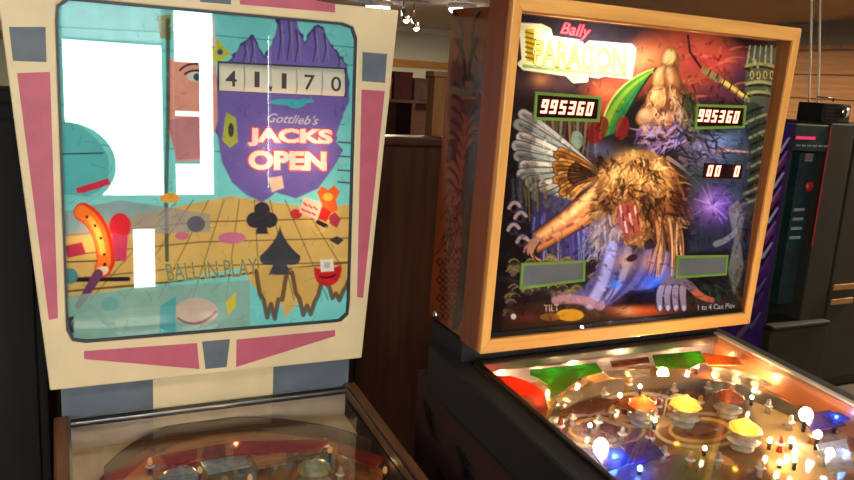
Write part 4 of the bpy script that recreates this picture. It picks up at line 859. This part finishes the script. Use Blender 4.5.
for sx in (-1, 1):
    rl = MB().box(min(sx*.352, sx*.407), max(sx*.352, sx*.407), -1.05, .20, GZ-.095, GZ+.008, fn=zs).build('side_rail', m_brail, PB, .006)
    MB().box(min(sx*.3435, sx*.356), max(sx*.3435, sx*.356), -1.05, .085, GZ+.003, GZ+.0105, fn=zs).build('rail_edge', mat('highlight_rail_edge', (196, 184, 166), .4, .3) if sx > 0 else m_darksteel, rl, .002)  # right edge coloured pale to carry a steel highlight, left edge dark
    MB().box(min(sx*.346, sx*.352), max(sx*.346, sx*.352), -1.05, .085, GZ-.12, GZ+.002, fn=zs).build('inner_side', m_inwood, PB)
MB().box(-.407, .407, -1.09, -1.05, GZ-.06, GZ+.012, fn=zs).build('lockdown_bar', m_steel, PB, .008)
for sx in (-1, 1):
    for y in (-1.0, .2): MB().tube([(sx*.38, y, .66), (sx*.40, y+(-.05 if y < 0 else .05), 0)], [.026, .018], 8).build('leg', m_steel, PB)
MB().box(-.346, .346, .068, .088, GZ-.016, GZ+.006, fn=zs).build('glass_channel', m_steel, PB, .003)
MB().box(-.346, .346, -1.05, .07, GZ-.002, GZ+.002, fn=zs).build('playfield_glass', m_pane, PB)
QZ, QS = .926, .088
qz = lambda y: QZ+QS*y
MB().box(-.346, .346, .078, .088, .86, GZ).build('inner_backboard', mat('violet_grey_board', (104, 92, 100), .4, var=.3, scale=9), PB)
def onB(px, py, dz=0.): return B.deck(px, py, QZ+dz, QS)
cf = Canvas(300, 250, lambda u, v: B.worlds((u*2-1)*.346, .078-v*.62, QZ+QS*(.078-v*.62)))
def paint_pf_b(c):
    c.C[:] = lin((112, 78, 50))*(.5+1.0*fbm(c.X, c.Y, 26, 41))[..., None]
    for k in range(150):
        x, y = RNG.uniform(480, 880), RNG.uniform(340, 500); c.ell(x, y, RNG.uniform(4, 18), RNG.uniform(2, 7), [(176, 110, 50), (84, 54, 50), (206, 160, 90), (120, 50, 40), (60, 60, 100), (150, 130, 120), (70, 84, 60)][k % 7], RNG.uniform(-.4, .4), .7)
    for k in range(3):
        cx, cy = ((640, 410), (700, 430), (600, 430))[k]
        for r in (44, 30, 16): c.stroke([(cx+r*math.cos(t), cy+r*.38*math.sin(t)) for t in np.linspace(0, 6.28, 30)], 1.6, [(230, 180, 90), (90, 40, 40), (214, 190, 150)][r % 3], alpha=.8)
    c.poly([(748, 400), (800, 404), (850, 500), (780, 500)], (206, 170, 110), .8, 8); c.poly([(680, 440), (720, 436), (720, 500), (660, 500)], (104, 110, 50), .6, 6)
    c.poly([(590, 440), (640, 430), (660, 500), (590, 500)], (80, 80, 140), .6, 8)
    for k in range(120): x, y = RNG.uniform(500, 860), RNG.uniform(360, 500); c.ell(x, y, 2, 1.2, [(255, 230, 170), (60, 40, 40), (200, 90, 60), (160, 170, 220)][k % 4], 0, .8)
paint_pf_b(cf)
u_, v_ = np.meshgrid(np.linspace(0, 1, 300), np.linspace(0, 1, 250)); y_ = .078-v_*.62
cf.build('playfield', np.stack([(u_*2-1)*.346, y_, QZ+QS*y_], -1), print_mat('playfield_gloss_ink', 0, 1.0), PB, label='gold and brown printed playfield under lamps')
PG = {'green': plastic('green_plastic', (70, 190, 30), .55), 'red': plastic('scarlet_plastic', (226, 70, 34), .55), 'orange': plastic('amber_plastic', (250, 150, 60), .55), 'yellow': plastic('yellow_cap', (250, 196, 90), .5), 'white': plastic('milk_plastic', (232, 222, 206), .5), 'blue': plastic('blue_plastic', (40, 110, 240), .6), 'violet': plastic('violet_plastic', (120, 90, 190), .5), 'brown': plastic('russet_plastic', (150, 70, 40), .4)}
def plate(pts, col, h=.034, th=.003):
    P = [onB(*p, h) for p in pts]; lim = lambda x: max(-.342, min(.342, x))
    return MB().prism([(lim(p[0]), min(p[1], .074)) for p in P], h, h+th, lambda a, b, c: (a, b, qz(b)+c)).build('playfield_plastic', PG[col], PB)
plate(np.r_[[(492, 377)], bez((510, 377), (538, 384), (545, 396), 6), [(548, 412), (545, 420)], bez((538, 416), (516, 398), (492, 378), 5)], 'red')
plate(np.r_[[(530, 371)], [(596, 364), (602, 372)], bez((580, 378), (566, 390), (552, 398), 5), bez((548, 386), (540, 380), (530, 376), 4)], 'green')
plate([(652, 356), (700, 352), (706, 362), (690, 369), (656, 368)], 'green'); plate([(702, 354), (738, 358), (742, 366), (708, 366)], 'orange'); plate([(610, 362), (648, 358), (650, 364), (612, 368)], 'brown')
plate([(712, 368), (752, 374), (772, 386), (748, 388), (716, 378)], 'white', .03); plate([(602, 372), (650, 370), (650, 376), (610, 378)], 'white', .03); plate([(556, 400), (580, 390), (584, 396), (562, 412)], 'white', .028)
plate([(800, 416), (834, 410), (846, 426), (812, 432)], 'violet', .03); plate([(592, 452), (632, 448), (640, 462), (606, 472)], 'blue', .02); plate([(816, 446), (846, 440), (854, 470), (830, 474)], 'white', .026); plate([(824, 414), (846, 412), (850, 420), (830, 422)], 'blue', .036)
plate([(560, 412), (596, 398), (620, 402), (590, 416)], 'brown', .03); plate([(604, 404), (640, 396), (660, 400), (634, 412)], 'orange', .026); plate([(620, 446), (650, 440), (664, 456), (636, 466)], 'violet', .024)
for px, py, cap, R, lt in ((683, 424, 'yellow', .032, .30), (742, 448, 'yellow', .032, .36), (727, 416, 'brown', .030, .12), (640, 424, 'orange', .028, .14)):
    bumper(B, onB(px, py, .0)[:2], qz, None, R, light=lt, parent=PB, mats=(PG[cap], m_bw))
m_bl = {'w': emit('warm_bulb', (255, 226, 170), 40), 'b': emit('blue_bulb', (90, 150, 255), 30), 'c': emit('white_bulb', (240, 240, 255), 40)}
for px, py, h, k, r, pw in ((663, 373, .03, 'w', .013, .4), (716, 374, .014, 'w', .009, .5), (736, 380, .014, 'w', .010, .6), (755, 384, .014, 'w', .009, .4), (690, 362, .014, 'w', .006, .3), (628, 374, .014, 'w', .006, .3), (752, 397, .02, 'w', .004, .04), (806, 414, .04, 'w', .014, .4), (601, 446, .03, 'w', .014, .35), (614, 462, .010, 'b', .009, .5), (836, 420, .03, 'b', .006, .12), (830, 452, .03, 'c', .008, .14),
                        (580, 374, .014, 'w', .006, .45), (550, 380, .014, 'w', .005, .3), (522, 392, .014, 'w', .006, .4), (538, 402, .014, 'w', .006, .4), (508, 384, .014, 'w', .005, .3), (640, 386, .02, 'w', .004, .05), (697, 366, .02, 'w', .005, .06), (620, 395, .02, 'w', .005, .06), (655, 420, .02, 'w', .004, .05), (565, 405, .018, 'w', .004, .06), (705, 448, .015, 'w', .004, .05), (770, 440, .02, 'w', .005, .08), (640, 468, .012, 'b', .005, .08), (590, 425, .015, 'w', .004, .05), (795, 460, .02, 'w', .004, .07), (720, 358, .02, 'w', .005, .08), (792, 440, .02, 'w', .006, .2), (818, 434, .034, 'c', .008, .25), (846, 456, .02, 'b', .007, .3), (780, 462, .012, 'w', .005, .15)):
    x, y = onB(px, py, h)[:2]; x = max(-.335, min(.335, x)); y = min(y, .066); z = qz(y)
    lb = MB().lathe([(.004, 0), (.004, max(h-r*1.2, .002)), (r*.6, max(h-r, .003))], (x, y, z), 10).build('lamp', m_darksteel, PB)
    MB().lathe([(r*.6, h-r), (r, h-r*.3), (r*.95, h+r*.3), (r*.5, h+r*.9), (.0008, h+r)], (x, y, z), 14).build('bulb', m_bl[k], lb)
    point((x, y, z+h+r+.003), pw*1.1, {'w': (255, 206, 140), 'b': (110, 160, 255), 'c': (225, 230, 255)}[k], .004, lb)
# steel ball arch and wire loop, posts with rubbers
ap = [onB(*p, .03) for p in np.r_[bez((548, 428), (548, 392), (610, 380), 12), bez((610, 380), (668, 372), (712, 380), 8), bez((712, 380), (768, 388), (806, 412), 10)]]
mb = MB()
for p in ap:
    x, y = max(-.34, min(.34, p[0])), min(p[1], .07); mb.v += [(x, y, qz(y)), (x, y, qz(y)+.03), (x, y+.0015, qz(y)+.03), (x, y+.0015, qz(y))]
for i in range(len(ap)-1):
    for q in range(4): mb.f.append((4*i+q, 4*i+4+q, 4*i+4+(q+1) % 4, 4*i+(q+1) % 4)); mb.m.append(0); mb.sm.append(False)
mb.build('ball_arch', m_steel, PB)
p0, p1 = onB(664, 418, 0), onB(682, 414, 0)
MB().tube([(p0[0], p0[1], qz(p0[1])), (p0[0], p0[1], qz(p0[1])+.042), ((p0[0]+p1[0])/2, p0[1], qz(p0[1])+.05), (p1[0], p1[1], qz(p1[1])+.042), (p1[0], p1[1], qz(p1[1]))], .0028, 8).build('wire_loop', m_rub, PB)
for k, (px, py) in enumerate(((655, 418), (658, 408), (590, 410), (612, 414), (604, 396), (572, 420), (560, 428), (636, 402), (700, 404), (768, 408), (790, 424), (780, 446), (718, 462), (690, 462), (664, 456), (622, 436), (650, 440), (598, 424), (812, 438), (822, 460), (760, 470), (734, 400), (674, 392), (628, 386), (708, 390))):
    x, y = onB(px, py, .012)[:2]; x = max(-.335, min(.335, x))
    po = MB().lathe([(.007, 0), (.0045, .009), (.006, .019), (.0045, .030), (.0025, .033)], (x, y, qz(y)), 12).build('playfield_post', PG[('white', 'red', 'white', 'yellow', 'white')[k % 5]], PB)
    MB().lathe([(.006, .014), (.010, .017), (.006, .020)], (x, y, qz(y)), 14).build('rubber_ring', m_rub, po)

# ================================================================== things beyond the wood-framed machine
YA = 2.75
ya = lambda px, py, y=YA: hit(px, py, (0, y, 0), (0, 1, 0))
m_blk = mat('black_laminate', (15, 14, 14), .75, var=.2); m_olive = mat('olive_grey_steel', (50, 46, 33), .65, var=.12, scale=5)
m_tealp = mat('teal_print', (26, 54, 56), .5, var=.3, scale=26); m_redp2 = mat('red_print', (170, 36, 44), .4); m_pinkl = emit('pink_marquee_tube', (255, 70, 120), .8)
xl, xr = ya(788, 140)[0], ya(850, 140)[0]; zt = ya(806, 124)[2]
AR = thing('arcade_cabinet', 'slim black arcade cabinet with teal marquee and purple side art', 'arcade cabinet', (xl, YA, 0))
wf = xr-xl; w = ya(826, 140)[0]-xl
zm = ya(806, 151)[2]; zb = ya(790, 322)[2]
MB().box(.02, wf-.01, .12, .55, 0, zt-.01).build('body', m_blk, AR, .006)
mq = MB().box(.01, w-.01, -.02, .12, zm, zt).build('marquee', m_tealp, AR, .006)
MB().box(.03, w*.6, -.024, -.02, zm+.06, zm+.075).build('marquee_tube', m_pinkl, mq)
for k in range(6): MB().box(.04+k*w*.145, .04+k*w*.145+w*.1, -.0225, -.0198, zm+.025, zm+.033).build('marquee_mark', mat('pale_print', (150, 160, 150), .5), mq)
MB().box(.02, w*.48, .10, .12, zb+.25, zm-.01).build('screen', mat('dark_screen', (10, 10, 12), .12), AR)
bz = MB().box(w*.48, w-.03, .02, .12, zb+.1, zm-.01).build('bezel_column', m_tealp, AR, .004)
P = ya(811, 158); 
for i in range(4):
    for j in range(3): MB().box(P[0]-xl-.02+i*.015, P[0]-xl-.02+i*.015+.011, .016, .021, P[2]-.02+j*.015, P[2]-.02+j*.015+.011).build('key', mat('key_print', (150, 130, 116), .5), bz)
P = ya(812, 187); MB().lathe([(.03, 0), (.027, .009), (.014, .015), (.002, .017)], (0, 0, 0), 20, fn=lambda x, y, z: (P[0]-xl+x, .02-z, P[2]+y)).build('red_disc', m_redp2, bz)
for k in range(4): MB().box(w*.52, w*.8, .016, .021, P[2]-.13-.05*k, P[2]-.115-.05*k).build('pale_mark', mat('pale_print', (150, 160, 150), .5), bz)
MB().box(w, wf, -.02, .55, 0, zt+.01).build('side_column', m_olive, AR, .006); MB().box(w-.010, w, -.024, -.02, zm-.5, zt).build('red_edge', m_redp2, AR)
MB().box(.02, wf, -.07, .12, zb-.02, zb+.01).build('control_panel', m_blk, AR, .01)
MB().box(.02, wf, -.06, .12, 0, zb-.02).build('front_panel', m_olive, AR, .006)
cs2 = Canvas(90, 220, lambda u, v: np.stack([np.full_like(u, xl), YA-.02+u*.57, zt*(1-v)], -1))
cs2.C[:] = lin((84, 50, 130))*(.6+.8*fbm(cs2.P[..., 1]*400, cs2.P[..., 2]*400, 60, 3))[..., None]
for k in range(26):
    y0 = 140+k*7; x0 = 790-k*1.15
    cs2.stroke([(x0-22, y0+20), (x0-12, y0+8), (x0-10, y0+12), (x0-1, y0-2)], 2.6, [(236, 226, 245), (30, 20, 44), (206, 130, 190), (170, 60, 120), (24, 16, 34)][k % 5], .8, .9 if k < 17 else .2)
u_, v_ = np.meshgrid(np.linspace(0, 1, 90), np.linspace(0, 1, 220))
MB().box(.0015, .02, -.02, .55, 0, zt).build('side_panel', m_blk, AR)
cs2.build('side_art', np.stack([u_*0, -.02+u_*.57, zt*(1-v_)], -1), print_mat('side_ink', 0, .7), AR, label='purple side art with pale jagged streaks')
# steel locker, box on it
LX0 = xr+.012; zl = ya(838, 124, YA-.02)[2]
LK = thing('steel_locker', 'tall olive grey steel locker beside the arcade cabinet', 'locker', (LX0, YA-.02, 0))
MB().box(0, .9, .02, .5, 0, zl).build('body', m_olive, LK, .005)
xg = .34
for k, (a, b) in enumerate(((.01, xg-.004), (xg+.004, .89))):
    dr = MB().box(a, b, 0, .02, .06, zl-.03).build('door', m_olive, LK, .004)
    if not k:
        for py in (286, 300):
            P = ya(849, py, YA-.02); MB().box(.02, .2, -.012, 0, P[2]-.016, P[2]+.016).build('label_plate', m_tan, dr, .003)
    else: MB().tube([(b-.05, -.02, .78), (b-.05, -.02, .9)], .007, 8).build('handle', m_darksteel, dr)
P0, P1 = ya(829, 122), ya(860, 100); RX = P0[0]+.02
RD = thing('radio', 'small black radio with a chrome dial on top of the arcade cabinet', 'radio', (RX, YA+.06, zt+.01))
MB().box(0, .22, 0, .16, 0, .10).build('case', m_blk, RD, .008)
MB().lathe([(.03, 0), (.028, .008), (.004, .012)], (0, 0, 0), 16, fn=lambda x, y, z: (.17+x, -z, .06+y)).build('dial', m_chrome, RD)
for k in range(5): MB().box(.02, .14, -.003, 0, .02+k*.018, .028+k*.018).build('grille_slat', m_darksteel, RD)
MB().tube([(.05, .08, .11), (.05, .08, .13), (.17, .08, .13), (.17, .08, .11)], .005, 6).build('carry_handle', m_chrome, RD)
# two hanging cables
m_cab = mat('grey_cable', (226, 206, 170), .6)
for xa, xb, lb in ((811.5, 808, 'thin tan cable hanging from the ceiling, nearer the wood-framed machine'), (820, 817, 'thin tan cable hanging from the ceiling, nearer the steel locker')):
    t_, b_2 = ya(xa, 0, 3.1), ya(xb, 120, 3.1); z_ = b_2[2]
    MB().tube([(t_[0]+(t_[0]-b_2[0])*.3, 3.1, ZC), tuple(t_), (t_[0]*.5+b_2[0]*.5+.006, 3.1, (t_[2]+z_)/2), tuple(b_2), (b_2[0], 3.1, zt-.0)], .006, 8).build('hanging_cable', m_cab, label=lb, category='cable', group='cables above the arcade cabinet')
